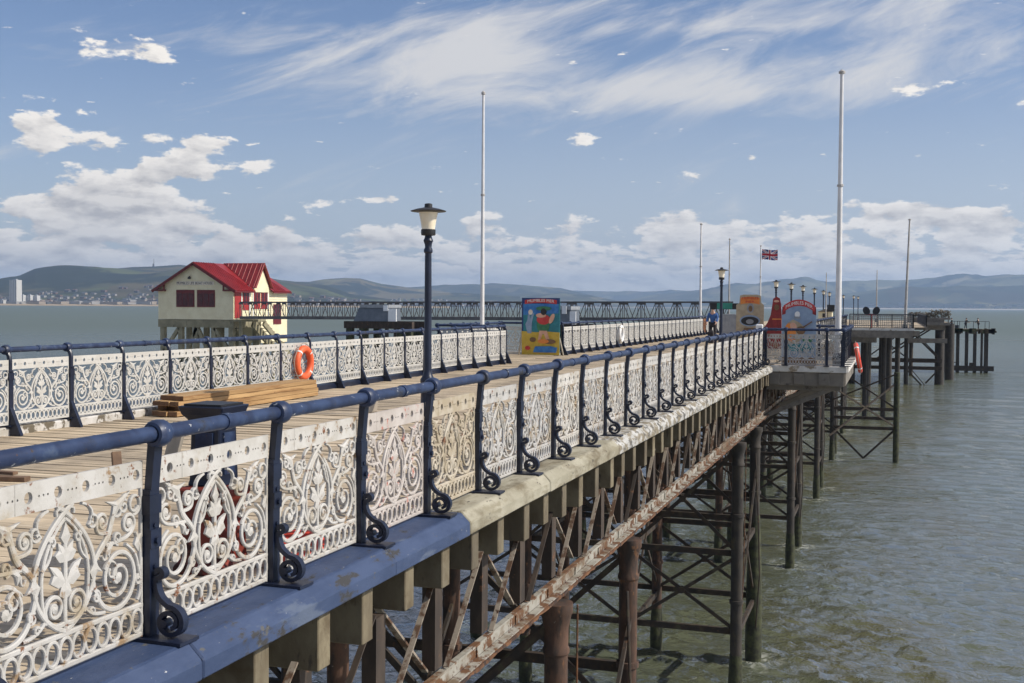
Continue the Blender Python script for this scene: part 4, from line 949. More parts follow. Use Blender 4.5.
win(96.6, 97.7, 1.3, 3.0, 's', m_redshut); win(98.6, 99.75, 1.4, 3.05, 's', m_redshut); win(99.95, 101.1, 1.4, 3.05, 's', m_redshut); win(102.3, 103.8, -.1, 1.85, 's')
m = MB(); m.box(X1 + .03, X1 + .08, 95.15, 96.25, .55, 3.0); d = m.build('door', m_redshut, bh); m = MB(); m.box(X1 + .082, X1 + .11, 96.05, 96.15, 1.5, 1.6); m.build('handle', m_black, d)
m = MB()
for y0 in (96.35, 97.8, 98.4, 101.2): m.box(X1 + .032, X1 + .06, y0, y0 + .12, .5, 3.0)
m.build('trim', m_plain, bh)
m = MB(); m.box(-63.9, -59.9, Y0 - .075, Y0 - .035, 3.60, 3.94); sg = m.build('name_board', m_cream_art, bh)
m = MB(); lettering(m, 'MUMBLES LIFE BOAT HOUSE', .36, (-61.95, Y0 - .082, 3.77), UX, UZ, 3.85, .006); m.build('lettering', m_black, sg)
m = MB(); m.lathe([(.05, 0), (.16, .05), (.12, .22), (.04, .25)], (-62.45, Y0 - .2, 4.15), 10); m.beam((-62.45, Y0 - .2, 4.4), (-62.45, Y0 - .02, 4.45), .04, .04); m.build('gable_lamp', m_black, bh)
# stilts
m = MB(); m.box(X0 - .05, X1 + .02, Y0 + .02, Y0 + .5, -.35, ZF - .03); m.box(X0 + .2, X1 - .1, Y0 + .55, Y1 - .2, ZF - .3, ZF - .02); m.box(X1 - .45, X1 - .02, Y0 + .52, 99.2, -.35, ZF - .03); m.build('floor_beam', m_oldtimber, bh)
for x in (X0 + .35, X0 + 2.3, XM - .1, X1 - 2.2, X1 - .35):
    for y in (Y0 + .3, 99.6, Y1 - .4):
        m = MB(); m.box(x - .23, x + .23, y - .2, y + .2, SEA - 3, -.36); m.build('stilt', m_oldtimber, bh)
m = MB()
for a_, b_ in (((X0 + .5, -2.6), (X0 + 2.1, -.4)), ((X0 + 2.4, -3.8), (XM, -.4)), ((X1 - 2.3, -3.6), (XM + .1, -.4)), ((X1 - .5, -2.6), (X1 - 2.1, -.4))): m.beam((a_[0], Y0 + .25, a_[1]), (b_[0], Y0 + .25, b_[1]), .3, .3)
m.beam((X1 - .1, Y0 + .6, -.4), (X1 - .1, 99, -3.5), .25, .25); m.build('diagonal_brace', m_oldtimber, bh)
m = MB(); m.beam((X1 + .75, 97.2, .1), (X1 + .75, 104.2, -4.4), .22, .75); m.beam((X1 + 1.9, 97.2, .1), (X1 + 1.9, 104.2, -4.4), .2, .5)
for k in range(14): t = k / 13; m.box(X1 + .6, X1 + 2.0, 97.3 + 6.6 * t, 97.6 + 6.6 * t, .2 - 4.3 * t, .26 - 4.3 * t)
for yy, z1 in ((98.3, -.8), (101, -2.6)): m.beam((X1 + .75, yy, z1), (X1 + .75, yy, SEA - 2), .25, .25)
m.box(X1 + .04, X1 + 2.1, 94.9, 97.25, .25, .45); m.beam((X1 + .6, 95.3, .24), (X1 + .6, 95.3, SEA - 2), .25, .25); m.build('slipway_stair', m_oldtimber, bh)
# ------------------------------------------------------------------ footbridge
fb = thing('footbridge', 'dark lattice footbridge running from the pier to the red roofed boathouse', 'footbridge', (-34.5, 95, 0))
for yy in (94.2, 95.8):
    m = MB(); za, zb = 2.02, .62; zo_ = lambda x: (x + 57) / 45 * .25
    m.beam((-56.7, yy, za + 0), (-12.2, yy, za + .25), .10, .13); m.build('top_chord', m_bridge, fb)
    m = MB(); m.beam((-56.7, yy, zb), (-12.2, yy, zb + .25), .12, .26); m.build('bottom_chord', m_bridge, fb)
    m = MB(); n = 30; dx = 44.4 / n
    for i in range(n):
        x = -56.6 + i * dx; c = x + dx / 2; z0 = zo_(x)
        for o_ in (-.11, .11): m.beam((x + o_, yy, zb + z0), (x + o_, yy, za + z0), .05, .05)
        m.beam((x + .12, yy, za + z0), (c - .06, yy, zb + z0), .045, .055); m.beam((x + dx - .12, yy, za + z0), (c + .06, yy, zb + z0), .045, .055)
        m.box(x - .22, x + .22, yy - .02, yy + .02, za - .2 + z0, za - .06 + z0)
    m.build('lattice', m_bridge, fb)
m = MB(); m.beam((-57, 95, .56), (-12.2, 95, .81), 1.5, .08); m.build('walkway', m_deck, fb)
for x in (-27, -42):
    m = MB(); m.box(x - .3, x - .05, 94.3, 94.6, SEA - 2, .5); m.box(x + .05, x + .3, 95.4, 95.7, SEA - 2, .5); m.build('support_pile', m_cold, fb)
# ------------------------------------------------------------------ old dolphins with sheds
def dolphin(x0, x1, y, ztop, posts, label, shedlabel, shed, flare=True):
    r = thing('timber_dolphin', label, 'dolphin', ((x0 + x1) / 2, y, SEA), 'timber dolphins beside the pier')
    m = MB(); m.box(x0, x1, y - .2, y + .2, ztop - .5, ztop); m.box(x0, x1, y + 2.2, y + 2.6, ztop - .5, ztop - .003); m.build('cross_beam', m_trusst, r)
    for px_ in posts:
        for dy in (0, 2.4):
            m = MB(); m.box(px_ - .22, px_ + .22, y + dy - .19 - .03, y + dy + .19 + .03, SEA - 3, ztop - .502); m.build('post', m_weed, r)
    s_ = thing('storage_shed', shedlabel, 'shed', ((shed[0] + shed[1]) / 2, y + 1, ztop), 'slate grey sheds on the dolphins')
    a_, b_, h = shed; k = .32
    m = MB(); m.add([(a_, y - .1, ztop + .01), (b_, y - .1, ztop + .01), (b_, y + 2.3, ztop + .01), (a_, y + 2.3, ztop + .01), (a_ + k, y + .1, ztop + h), (b_, y + .1, ztop + h), (b_, y + 2.1, ztop + h), (a_ + k, y + 2.1, ztop + h)], [(0, 3, 2, 1), (4, 5, 6, 7), (0, 1, 5, 4), (1, 2, 6, 5), (2, 3, 7, 6), (3, 0, 4, 7)]); m.build('wall', m_shed, s_)
    m = MB(); m.box(a_ + k + .1, b_ + .05, y, y + 2.2, ztop + h + .003, ztop + h + .22); m.build('roof', m_greypanel, s_)
    return r
dolphin(-36.7, -31.5, 75, .72, (-36.3, -35.3, -32.4, -31.8), 'old dark timber dolphin in the water, the one before the middle of the footbridge', 'slate grey shed with sloping end on the dolphin left of the nearest lamp post', (-36.0, -33.4, .95))
m = MB(); m.box(-33.35, -32.75, 74.9, 75.0, .73, 1.60); m.box(-33.7, -33.35, 74.85, 74.895, 1.45, 1.85); tag(m.build('tarpaulin', m_plain), 'white sheet hanging at the end of the slate grey shed', 'sheet')
dolphin(-20.6, -18.0, 70, .75, (-20.3, -18.6), 'small dark timber dolphin just behind the seaside picture board', 'small slate grey shed just right of the seaside picture board', (-20.2, -18.9, .9))
m = MB(); m.box(-18.88, -18.5, 69.8, 69.9, .76, 1.55); m.box(-19.4, -19.1, 69.85, 69.89, 1.4, 1.9); tag(m.build('tarpaulin', m_plain), 'white sheet by the small shed right of the picture board', 'sheet')

# ------------------------------------------------------------------ sea
def sea():
    rr = [.5, 4, 10, 16, 20, 23]
    r_ = 25.0
    while r_ < 300: rr.append(r_); r_ += max(.11, r_ * r_ / 11800 * 1.05)
    while r_ < 15500: rr.append(r_); r_ *= 1.16
    rr.append(15500); rr = np.array(rr)
    fine = np.arange(-48, 16, .155); coarse = np.concatenate([np.arange(16, 312, 8)])
    az = np.radians(np.concatenate([fine, coarse])); nA = len(az); nR = len(rr)
    Rg, A = np.meshgrid(rr, az, indexing='ij')
    X = Rg * np.sin(A); Y = Rg * np.cos(A); Z = np.zeros_like(X)
    spac = np.maximum(.11, Rg * Rg / 11800) ; 
    DX = np.zeros_like(X); DY = np.zeros_like(X)
    g = np.random.default_rng(3); main = R(190)
    for i in range(84):
        lam = .34 * (1.047 ** i) * g.uniform(.9, 1.1); k = 2 * PI / lam
        th = main + g.normal(0, .46); kx, ky = k * math.sin(th), k * math.cos(th)
        amp = .0165 * lam ** .9 * (1.0 if lam < .85 else (.85 / lam) ** 1.22)
        att = np.clip(lam / (2.6 * spac) - .4, 0, 1)
        ph = kx * X + ky * Y + g.uniform(0, 6.28)
        a = amp * att
        Z += a * np.sin(ph); q = .75 * a; DX -= q * math.sin(th) * np.cos(ph) * -1; DY -= q * math.cos(th) * np.cos(ph) * -1
    # gusty patches: waves grow and die over tens of metres
    gust = .85 + .35 * np.sin(X * .09 + 1.1 + .7 * np.sin(Y * .05)) * np.sin(Y * .07 + .5 * np.sin(X * .06))
    Z *= gust
    V = np.stack([X + DX, Y + DY, SEA + Z], -1).reshape(-1, 3).astype(np.float32)
    i, j = np.meshgrid(np.arange(nR - 1), np.arange(nA), indexing='ij'); j2 = (j + 1) % nA
    F = np.stack([i * nA + j, i * nA + j2, (i + 1) * nA + j2, (i + 1) * nA + j], -1).reshape(-1, 4)[:, ::-1].astype(np.int32)
    me = bpy.data.meshes.new('sea'); me.vertices.add(len(V)); me.vertices.foreach_set('co', V.ravel())
    me.loops.add(F.size); me.loops.foreach_set('vertex_index', F.ravel()); me.polygons.add(len(F))
    me.polygons.foreach_set('loop_start', np.arange(0, F.size, 4, dtype=np.int32)); me.polygons.foreach_set('loop_total', np.full(len(F), 4, dtype=np.int32))
    me.polygons.foreach_set('use_smooth', np.ones(len(F), dtype=bool)); me.update(); me.validate()
    o = bpy.data.objects.new('sea', me); col.objects.link(o); o['kind'] = 'structure'
    mt = bpy.data.materials.new('sea_water'); mt.use_nodes = True; k = NT(mt.node_tree); bs = k.n['Principled BSDF']
    pos = k.node('ShaderNodeNewGeometry').outputs['Position']
    big = k.sstep(k.noise(k.vmul(pos, (.035, .02, 0)), 1.0, 4, .6), .40, .62)
    base = k.mix(big, (.108, .120, .076), (.112, .132, .100))
    sx = k.node('ShaderNodeSeparateXYZ'); k.l.new(pos, sx.inputs[0])
    side = k.sstep(sx.outputs[0], -16.0, -5.0)             # sandier, stirred water along and right of the pier
    off = k.m('SQRT', k.m('ADD', k.m('POWER', k.m('ADD', sx.outputs[0], 4.0), 2.0), k.m('POWER', k.m('SUBTRACT', sx.outputs[1], 60.0), 2.0)))
    far_ = k.sstep(off, 60.0, 520.0)                      # open bay: low-sky reflection dimmed in the shading, standing in for chop
    base = k.mix(side, (.085, .112, .102), base); base = k.mix(far_, base, (.092, .122, .104))
    sand = k.m('MULTIPLY', k.sstep(k.noise(k.vmul(pos, (.09, .05, 0)), 1.0, 5, .6), .44, .60), k.m('MULTIPLY', k.sstep(sx.outputs[0], -7.0, -4.0), k.sstep(sx.outputs[0], 9.0, 1.0)))
    base = k.mix(sand, base, (.104, .104, .052))
    foam = k.m('MULTIPLY', k.sstep(k.noise(k.vmul(pos, (1.3, 3.4, 0)), 1.0, 9, .76, .8), .60, .68), k.sstep(k.noise(k.vmul(pos, (.12, .12, 0)), 1.0, 2), .50, .66))
    t_ = k.m('MODULO', k.m('SUBTRACT', sx.outputs[1], 12.9), 16.85)
    dy_ = k.m('MINIMUM', k.m('MINIMUM', t_, k.m('ABSOLUTE', k.m('SUBTRACT', t_, 3.9))), k.m('SUBTRACT', 16.85, t_))
    dist_ = k.m('SQRT', k.m('ADD', k.m('POWER', k.m('ADD', sx.outputs[0], 3.62), 2.0), k.m('POWER', dy_, 2.0)))
    wash = k.m('MULTIPLY', k.sstep(dist_, 1.3, .2), k.sstep(k.noise(k.vmul(pos, (1.6, 2.6, 0)), 1.6, 8, .7, .6), .46, .62))
    foam = k.m('MAXIMUM', foam, wash)
    base = k.mix(k.m('MULTIPLY', foam, .75), base, (.55, .56, .52))
    h1 = k.noise(k.vmul(pos, (.8, 1.7, 0)), 3.4, 5, .68); h2 = k.noise(k.vmul(pos, (.35, .6, 0)), 1.0, 5, .62); h3 = k.noise(k.vmul(pos, (.03, .06, 0)), 1.0, 5, .62)
    b1 = k.node('ShaderNodeBump'); b1.inputs['Strength'].default_value = .8; b1.inputs['Distance'].default_value = .075; k.put(b1.inputs['Height'], h1)
    b2 = k.node('ShaderNodeBump'); b2.inputs['Strength'].default_value = .8; b2.inputs['Distance'].default_value = .6; k.put(b2.inputs['Height'], h2); k.l.new(b1.outputs[0], b2.inputs['Normal'])
    b3 = k.node('ShaderNodeBump'); b3.inputs['Strength'].default_value = .5; b3.inputs['Distance'].default_value = 4.0; k.put(b3.inputs['Height'], h3); k.l.new(b2.outputs[0], b3.inputs['Normal'])
    k.n.remove(bs)
    df = k.node('ShaderNodeBsdfDiffuse'); k.put(df.inputs['Color'], base); up_ = k.node('ShaderNodeCombineXYZ'); up_.inputs[2].default_value = 1.0; k.l.new(up_.outputs[0], df.inputs['Normal'])
    gl = k.node('ShaderNodeBsdfGlossy'); k.put(gl.inputs['Roughness'], k.m('ADD', .05, k.m('MULTIPLY', far_, .33))); k.l.new(b3.outputs[0], gl.inputs['Normal'])
    fr = k.node('ShaderNodeFresnel'); fr.inputs['IOR'].default_value = 1.34; k.l.new(b3.outputs[0], fr.inputs['Normal'])
    fac = k.m('MULTIPLY', k.m('MULTIPLY', k.m('MINIMUM', fr.outputs[0], .75), k.m('SUBTRACT', .76, k.m('MULTIPLY', far_, .46))), k.m('SUBTRACT', 1.0, k.m('MULTIPLY', foam, .8)))
    mxs = k.node('ShaderNodeMixShader'); k.put(mxs.inputs[0], fac); k.l.new(df.outputs[0], mxs.inputs[1]); k.l.new(gl.outputs[0], mxs.inputs[2])
    k.l.new(mxs.outputs[0], k.n['Material Output'].inputs['Surface'])
    me.materials.append(mt); return o
sea()

# ------------------------------------------------------------------ hills
def hillmat(name, cols, sc):
    mt = bpy.data.materials.new(name); mt.use_nodes = True; k = NT(mt.node_tree); bs = k.n['Principled BSDF']
    pos = k.node('ShaderNodeNewGeometry').outputs['Position']
    v = k.node('ShaderNodeTexVoronoi'); k.put(v.inputs['Vector'], k.vmul(pos, (1, .6, .3))); v.inputs['Scale'].default_value = 1 / (170 * sc)
    cr = k.node('ShaderNodeValToRGB'); cr.color_ramp.interpolation = 'CONSTANT'
    sp = k.node('ShaderNodeSeparateColor'); k.l.new(v.outputs['Color'], sp.inputs[0]); k.l.new(sp.outputs[0], cr.inputs[0])
    e = cr.color_ramp.elements; e[0].position = 0; e[0].color = (*cols[0], 1); e[1].position = .3; e[1].color = (*cols[1], 1)
    for i, p_ in enumerate((.55, .75, .9)): q = e.new(p_); q.color = (*cols[2 + i], 1)
    big = k.sstep(k.noise(k.vmul(pos, (1, 1, 2.5)), .0011, 4, .55), .44, .56); past = k.mix(1.0, cr.outputs[0], k.mix(big, (.55, .55, .55), (1.5, 1.45, 1.35)), 'MULTIPLY')  # wide bright and dark patches: sun and cloud shade painted over the fields
    wood = k.sstep(k.noise(k.vmul(pos, (1, 1, 2)), .0024 / sc, 6, .62), .50, .55); base = k.mix(wood, past, cols[5])
    k.put(bs.inputs['Base Color'], base); bs.inputs['Roughness'].default_value = 1; bs.inputs['Specular IOR Level'].default_value = .1
    return mt
GREEN = [(.065, .072, .042), (.095, .098, .058), (.13, .12, .075), (.08, .085, .05), (.17, .155, .10), (.028, .034, .024)]
MOOR = [(.045, .048, .025), (.07, .060, .030), (.09, .075, .038), (.06, .07, .03), (.13, .12, .055), (.020, .025, .012)]
hm_g = hillmat('field_hillside', GREEN, 1.0); hm_m = hillmat('moor_hillside', MOOR, 1.3)
hills = []
def vnoise(x, y, seed):
    g = np.random.default_rng(seed); T = g.random((64, 64)); xi = np.floor(x).astype(int); yi = np.floor(y).astype(int); fx = x - xi; fy = y - yi
    fx = fx * fx * (3 - 2 * fx); fy = fy * fy * (3 - 2 * fy)
    t = lambda a, b: T[a % 64, b % 64]
    return (t(xi, yi) * (1 - fx) + t(xi + 1, yi) * fx) * (1 - fy) + (t(xi, yi + 1) * (1 - fx) + t(xi + 1, yi + 1) * fx) * fy
def hill(d, ridge, depth, mat, seed, shore=0.35, rough=.10):
    az = np.radians(np.arange(ridge[0][0], ridge[-1][0] + .001, .045)); h = np.interp(np.degrees(az), [p[0] for p in ridge], [p[1] for p in ridge])
    g = np.random.default_rng(seed)
    t = np.concatenate([np.linspace(0, 1, 34), np.linspace(1.05, 1.8, 8)]); T, Az = np.meshgrid(t, az, indexing='ij'); H = np.broadcast_to(h, T.shape)
    Dd = d - depth * (1 - T)
    X = Dd * np.sin(Az); Y = Dd * np.cos(Az)
    pr = np.where(T <= 1, np.clip(T, 0, 1) ** 1.15 * (1 + .12 * np.sin(T * PI)), np.cos((T - 1) / .8 * PI / 2) ** .7)
    n = sum(vnoise(X / (900 / 2 ** o) + 40, Y / (900 / 2 ** o) + 40, seed + o) / 2 ** o for o in range(5)) / 1.9 - .5
    n = n * 2.2
    Z = H * pr * (1 + n * 1.1 * np.sin(np.clip(T, 0, 1) * PI)) + n * rough * H * .35 * np.clip(T * 4, 0, 1)
    Z = SEA - 1 + np.maximum(Z, 0) + np.clip(T * 40, 0, 1) * 3.5 + 7 * np.clip(T * 6, 0, 1)
    V = np.stack([X, Y, Z], -1).reshape(-1, 3); nT, nA = T.shape
    i, j = np.meshgrid(np.arange(nT - 1), np.arange(nA - 1), indexing='ij')
    F = np.stack([i * nA + j, (i + 1) * nA + j, (i + 1) * nA + j + 1, i * nA + j + 1], -1).reshape(-1, 4)[:, ::-1]
    me = bpy.data.meshes.new('hills'); me.from_pydata(V.tolist(), [], F.tolist()); me.polygons.foreach_set('use_smooth', [True] * len(F)); me.materials.append(mat)
    o = bpy.data.objects.new('hills', me); col.objects.link(o); o['kind'] = 'structure'
    return V.reshape(nT, nA, 3), az, t
A_, azA, tA = hill(5500, [(-50, 40), (-46.33, 47), (-44.0, 71), (-41.58, 91), (-40.76, 101), (-40.13, 121), (-38.65, 134), (-37.35, 145), (-36.03, 160), (-34.92, 166), (-33.79, 175), (-31.5, 153), (-29.17, 111), (-26.94, 88), (-25.83, 48), (-23.9, 25)], 1900, hm_m, 11)
B_, azB, tB = hill(7500, [(-33, 100), (-31.5, 118), (-29.17, 140), (-27.75, 141), (-26.79, 162), (-26.07, 169), (-25.35, 166), (-24.34, 133), (-22.93, 109), (-20.01, 67), (-17.56, 49)], 2300, hm_m, 21)
hill(9500, [(-27, 90), (-25.35, 108), (-23.42, 134), (-21.96, 144), (-20.01, 159), (-18.93, 180), (-17.56, 166), (-15.6, 143), (-14.14, 88), (-12.92, 44), (-11.71, 34)], 1500, hm_g, 31)
F_, azF, tF = hill(8000, [(-24, 12), (-21.47, 21), (-19.52, 57), (-17.22, 82), (-15.6, 81), (-14.14, 69), (-13.16, 42), (-12.43, 22)], 1400, hm_g, 41)
hill(13000, [(-20, 150), (-18.54, 155), (-15.6, 170), (-13.65, 161), (-11.71, 153), (-9.78, 155), (-7.87, 157), (-5.98, 159), (-3, 150)], 1800, hm_g, 51)
hill(10800, [(-13.41, 25), (-12.29, 49), (-11.32, 99), (-10.26, 122), (-8.96, 149), (-7.16, 187), (-5.05, 203), (-4.12, 222), (-2.11, 228), (-0.36, 232), (0.62, 228), (1.75, 243), (3.26, 268), (4.02, 260), (5.68, 280), (8.73, 298), (13, 280)], 2600, hm_g, 61)
G_, azG, tG = hill(9000, [(-9, 14), (-6.92, 31), (-5.05, 60), (-2.74, 92), (-0.94, 128), (0.4, 158), (2.14, 151), (3.85, 140), (5.68, 154), (8.73, 160), (13, 150)], 1500, hm_m, 71)
# pale beach strip under the hills
def strip(az0, az1, d0, d1, z0, z1, c, name='beach'):
    m = MB(); az = [R(az0 + (az1 - az0) * i / 60) for i in range(61)]
    vs = [(d0 * math.sin(a_), d0 * math.cos(a_), SEA + z0) for a_ in az] + [(d1 * math.sin(a_), d1 * math.cos(a_), SEA + z1) for a_ in az]
    m.add(vs, [(i, i + 1, 62 + i, 61 + i) for i in range(60)]); o = m.build(name, M(name + '_sand', c, None, 1, .9)); o['kind'] = 'structure'
strip(-47, -21, 3560, 3640, .15, 5, (.36, .27, .16)); strip(-7, 13, 7440, 7530, .2, 7, (.40, .36, .29)); strip(-22, -7, 6540, 6620, .15, 4, (.30, .26, .20))
# town: mass of far houses on the lower slopes
twn = MB()
def town(V, az, n, t0, t1, a0, a1, smin, smax, k0):
    nT, nA, _ = V.shape
    for q in range(n):
        ti = int(t0 + (t1 - t0) * random.random() ** 1.8); ai = random.randrange(nA)
        d = math.degrees(az[ai])
        if not (a0 < d < a1): continue
        p = V[ti, ai]; w = random.uniform(smin, smax); dd = w * .8; h = random.uniform(4, 9); th = random.random() * .4
        mi = random.choices((0, 1, 2, 3), (5, 3, 3, 2))[0]; x, y, z = p; z -= 1.5
        twn.box(x - w / 2, x + w / 2, y - dd / 2, y + dd / 2, z, z + h, mi)
        if w < 16: twn.add([(x - w / 2, y - dd / 2, z + h + .01), (x + w / 2, y - dd / 2, z + h + .01), (x + w / 2, y + dd / 2, z + h + .01), (x - w / 2, y + dd / 2, z + h + .01), (x - w / 2, y, z + h + 3), (x + w / 2, y, z + h + 3)], [(0, 1, 5, 4), (2, 3, 4, 5), (0, 4, 3), (1, 2, 5)], 3 if mi < 3 else 2)
town(A_, azA, 520, 1, 9, -48, -25, 7, 17, 0); town(A_, azA, 110, 1, 3, -41, -26, 25, 70, 0); town(B_, azB, 480, 1, 10, -33, -18, 10, 24, 0); town(B_, azB, 60, 1, 3, -29, -20, 30, 70, 0); town(F_, azF, 160, 1, 6, -23, -13, 10, 26, 0); town(G_, azG, 420, 1, 7, -4, 13, 10, 30, 0)
o = twn.build('distant_town', [M('town_white', (.30, .29, .275)), M('town_cream', (.30, .25, .19)), M('town_brick', (.15, .09, .07)), M('town_slate', (.08, .08, .085))])
tag(o, 'far town of pale houses along the foot of the hills across the bay', 'town', None, 'stuff')
# tower block and lower flats on the left shore
def flats(azd, d, w, dp, h, label, nm, stripes):
    a_ = R(azd); x, y = d * math.sin(a_), d * math.cos(a_); r = thing(nm, label, 'flats', (x, y, SEA + 2))
    m = MB(); m.box(x - w / 2, x + w / 2, y, y + dp, SEA + 1, SEA + 3 + h); m.build('wall', M('flats_wall', (.52, .51, .48), None, 1, .8), r)
    m = MB(); m.box(x - w * .2, x + w * .2, y + dp * .3, y + dp * .7, SEA + 3.01 + h, SEA + 6 + h); m.build('roof_house', m_greypanel, r)
    for k in range(stripes):
        m = MB(); c = x - w / 2 + w * (k + .5) / stripes; bw = w / stripes * .2
        for f_ in range(int(h / 3)): m.box(c - bw, c + bw, y - .25, y - .01, SEA + 4.2 + f_ * 3, SEA + 5.8 + f_ * 3)
        m.build('window_column', m_darkglass, r)
flats(-41.05, 3640, 25, 22, 70, 'tall pale tower block on the far left shore', 'tower_block', 4)
flats(-40.72, 3660, 15, 14, 27, 'low pale flats right beside the tower block', 'apartment_block', 2); flats(-40.42, 3660, 16, 14, 27, 'second low pale flats right of the tower block', 'apartment_block', 2)
flats(-40.13, 3660, 14, 14, 26, 'end block of the low pale flats, farthest from the tower block', 'apartment_block', 2); flats(-41.6, 3650, 26, 14, 12, 'lowest pale building left of the tower block', 'apartment_block', 4)
ai = int(np.argmin(abs(np.degrees(azA) + 34.95))); pt = A_[33, ai]
r = thing('radio_mast', 'thin radio mast on the left hill top above the boathouse', 'mast', tuple(pt)); m = MB(); m.tube([(pt[0], pt[1], pt[2] - 3), (pt[0], pt[1], pt[2] + 34)], [2.0, .8], 6); m.build('mast', m_fpole, r); m = MB(); m.box(pt[0] - 6, pt[0] - 2.2, pt[1] - 1, pt[1] + 1, pt[2], pt[2] + 12); m.build('hut', m_fpole, r)

# ------------------------------------------------------------------ haze
hz = MB(); hz.box(-16500, 16500, -2000, 16500, SEA - 1.5, 420); o = hz.build('haze', [])
o['kind'] = 'stuff'; o['label'] = 'thin blue sea haze over the bay'; o['category'] = 'haze'; 
hm = bpy.data.materials.new('haze_air'); hm.use_nodes = True; t_ = hm.node_tree
for n_ in list(t_.nodes):
    if n_.type == 'BSDF_PRINCIPLED': t_.nodes.remove(n_)
vp = t_.nodes.new('ShaderNodeVolumePrincipled'); vp.inputs['Color'].default_value = (.50, .70, 1.0, 1); vp.inputs['Density'].default_value = 1.0e-4; vp.inputs['Anisotropy'].default_value = .2
t_.links.new(vp.outputs[0], [n_ for n_ in t_.nodes if n_.type == 'OUTPUT_MATERIAL'][0].inputs['Volume']); o.data.materials.append(hm)

# ------------------------------------------------------------------ sky
SUN_AZ, SUN_EL = 8.0, 40.0     # degrees from +X towards +Y, elevation
w = bpy.data.worlds.new('World'); scn.world = w; w.use_nodes = True; k = NT(w.node_tree)
bg = k.n['Background']; out = k.n['World Output']
sky = k.node('ShaderNodeTexSky'); sky.sky_type = 'NISHITA'; sky.sun_disc = False; sky.sun_elevation = R(SUN_EL); sky.sun_rotation = R(90 - SUN_AZ); sky.air_density = 1.0; sky.dust_density = .6; sky.ozone_density = 2.5
k.put(bg.inputs[0], k.mix(1.0, sky.outputs[0], (.98, .96, 1.08), 'MULTIPLY')); bg.inputs[1].default_value = .098
tc = k.node('ShaderNodeTexCoord'); sp = k.node('ShaderNodeSeparateXYZ'); k.l.new(tc.outputs['Generated'], sp.inputs[0])
U = k.m('ARCTAN2', sp.outputs[0], sp.outputs[1]); V = k.m('ARCSINE', sp.outputs[2])
def gauss(lst):
    tot = None
    for u0, v0, su, sv, a in lst:
        e_ = k.m('ADD', k.m('POWER', k.m('DIVIDE', k.m('SUBTRACT', U, u0), su), 2.0), k.m('POWER', k.m('DIVIDE', k.m('SUBTRACT', V, v0), sv), 2.0))
        g_ = k.m('MULTIPLY', k.m('POWER', 2.71828, k.m('MULTIPLY', e_, -1.0)), a); tot = g_ if tot is None else k.m('ADD', tot, g_)
    return tot
CU = [(-0.625, 0.2015, 0.041, 0.0137, 0.3), (-0.644, 0.0909, 0.0641, 0.0256, 0.3), (-0.686, 0.1347, 0.0427, 0.0154, 0.32), (-0.586, 0.1095, 0.0385, 0.0154, 0.3), (-0.648, 0.0787, 0.047, 0.0103, 0.3), (-0.57, 0.1324, 0.0385, 0.0085, 0.28), (-0.708, 0.1609, 0.0342, 0.0068, 0.22), (-0.472, 0.0877, 0.0325, 0.0085, 0.28), (-0.421, 0.0886, 0.0205, 0.0068, 0.25), (-0.255, 0.1412, 0.0222, 0.0085, 0.28), (-0.166, 0.1059, 0.0171, 0.0068, 0.26), (0.015, 0.1745, 0.0444, 0.0085, 0.3), (-0.009, 0.0803, 0.0598, 0.0103, 0.28), (-0.162, 0.0712, 0.0513, 0.0154, 0.26), (0.034, 0.0722, 0.0342, 0.0085, 0.25), (0.082, 0.0633, 0.0342, 0.0085, 0.25), (0.091, 0.1614, 0.0222, 0.0068, 0.28), (-0.513, 0.1161, 0.0214, 0.0085, 0.2), (-0.113, 0.1228, 0.0085, 0.0043, 0.25), (-0.221, 0.1241, 0.0103, 0.0051, 0.25), (0.022, 0.1216, 0.0103, 0.0051, 0.24), (0.078, 0.0981, 0.012, 0.0051, 0.24)]
CI = [(-0.468, 0.1976, 0.1624, 0.0342, 1.0), (-0.341, 0.2092, 0.0684, 0.0342, 1.0), (-0.221, 0.1794, 0.1026, 0.0154, 0.8), (-0.072, 0.1842, 0.1624, 0.0256, 0.9), (0.007, 0.2293, 0.188, 0.0385, 0.8), (-0.272, 0.2437, 0.1026, 0.0256, 0.5), (-0.682, 0.221, 0.0513, 0.0171, 0.2), (-0.137, 0.2309, 0.094, 0.0068, 0.3)]
def comb(a, b):
    c = k.node('ShaderNodeCombineXYZ'); k.put(c.inputs[0], a); k.put(c.inputs[1], b); return c.outputs[0]
def cumulus(fu, fv, off, cover, thr, soft, dark, bright, sh=(.0045, .0065), k_=3.6):
    wob = k.m('MULTIPLY', k.m('SUBTRACT', k.noise(comb(k.m('MULTIPLY', U, fu * .5), k.m('MULTIPLY', V, fv * .5)), 1.0, 3), .5), .012)
    def nz(du, dv): return k.noise(comb(k.m('ADD', k.m('MULTIPLY', k.m('ADD', k.m('ADD', U, wob), du), fu), off), k.m('MULTIPLY', k.m('ADD', V, dv), fv)), 1.0, 10, .57, .0)
    a0, a1 = nz(0.0, 0.0), nz(*sh)
    d_ = k.m('SUBTRACT', k.m('ADD', a0, cover), thr)
    al_ = k.sstep(d_, 0.0, soft)
    s_ = k.m('ADD', k.m('MULTIPLY', k.m('SUBTRACT', a0, a1), k_), .72, clamp=True)
    s_ = k.m('SUBTRACT', s_, k.m('MULTIPLY', k.sstep(d_, .09, .30), .30), clamp=True)
    return al_, k.mix(s_, dark, bright)
g_all = gauss([(u, v, su * 1.12, sv * 1.12, a_ * .86) for u, v, su, sv, a_ in CU])
edge = k.m('MULTIPLY', k.m('SUBTRACT', k.noise(comb(k.m('MULTIPLY', U, 9.0), 3.3), 1.0, 3), .5), .05)       # the band's ragged upper limit
Ve = k.m('ADD', V, edge)
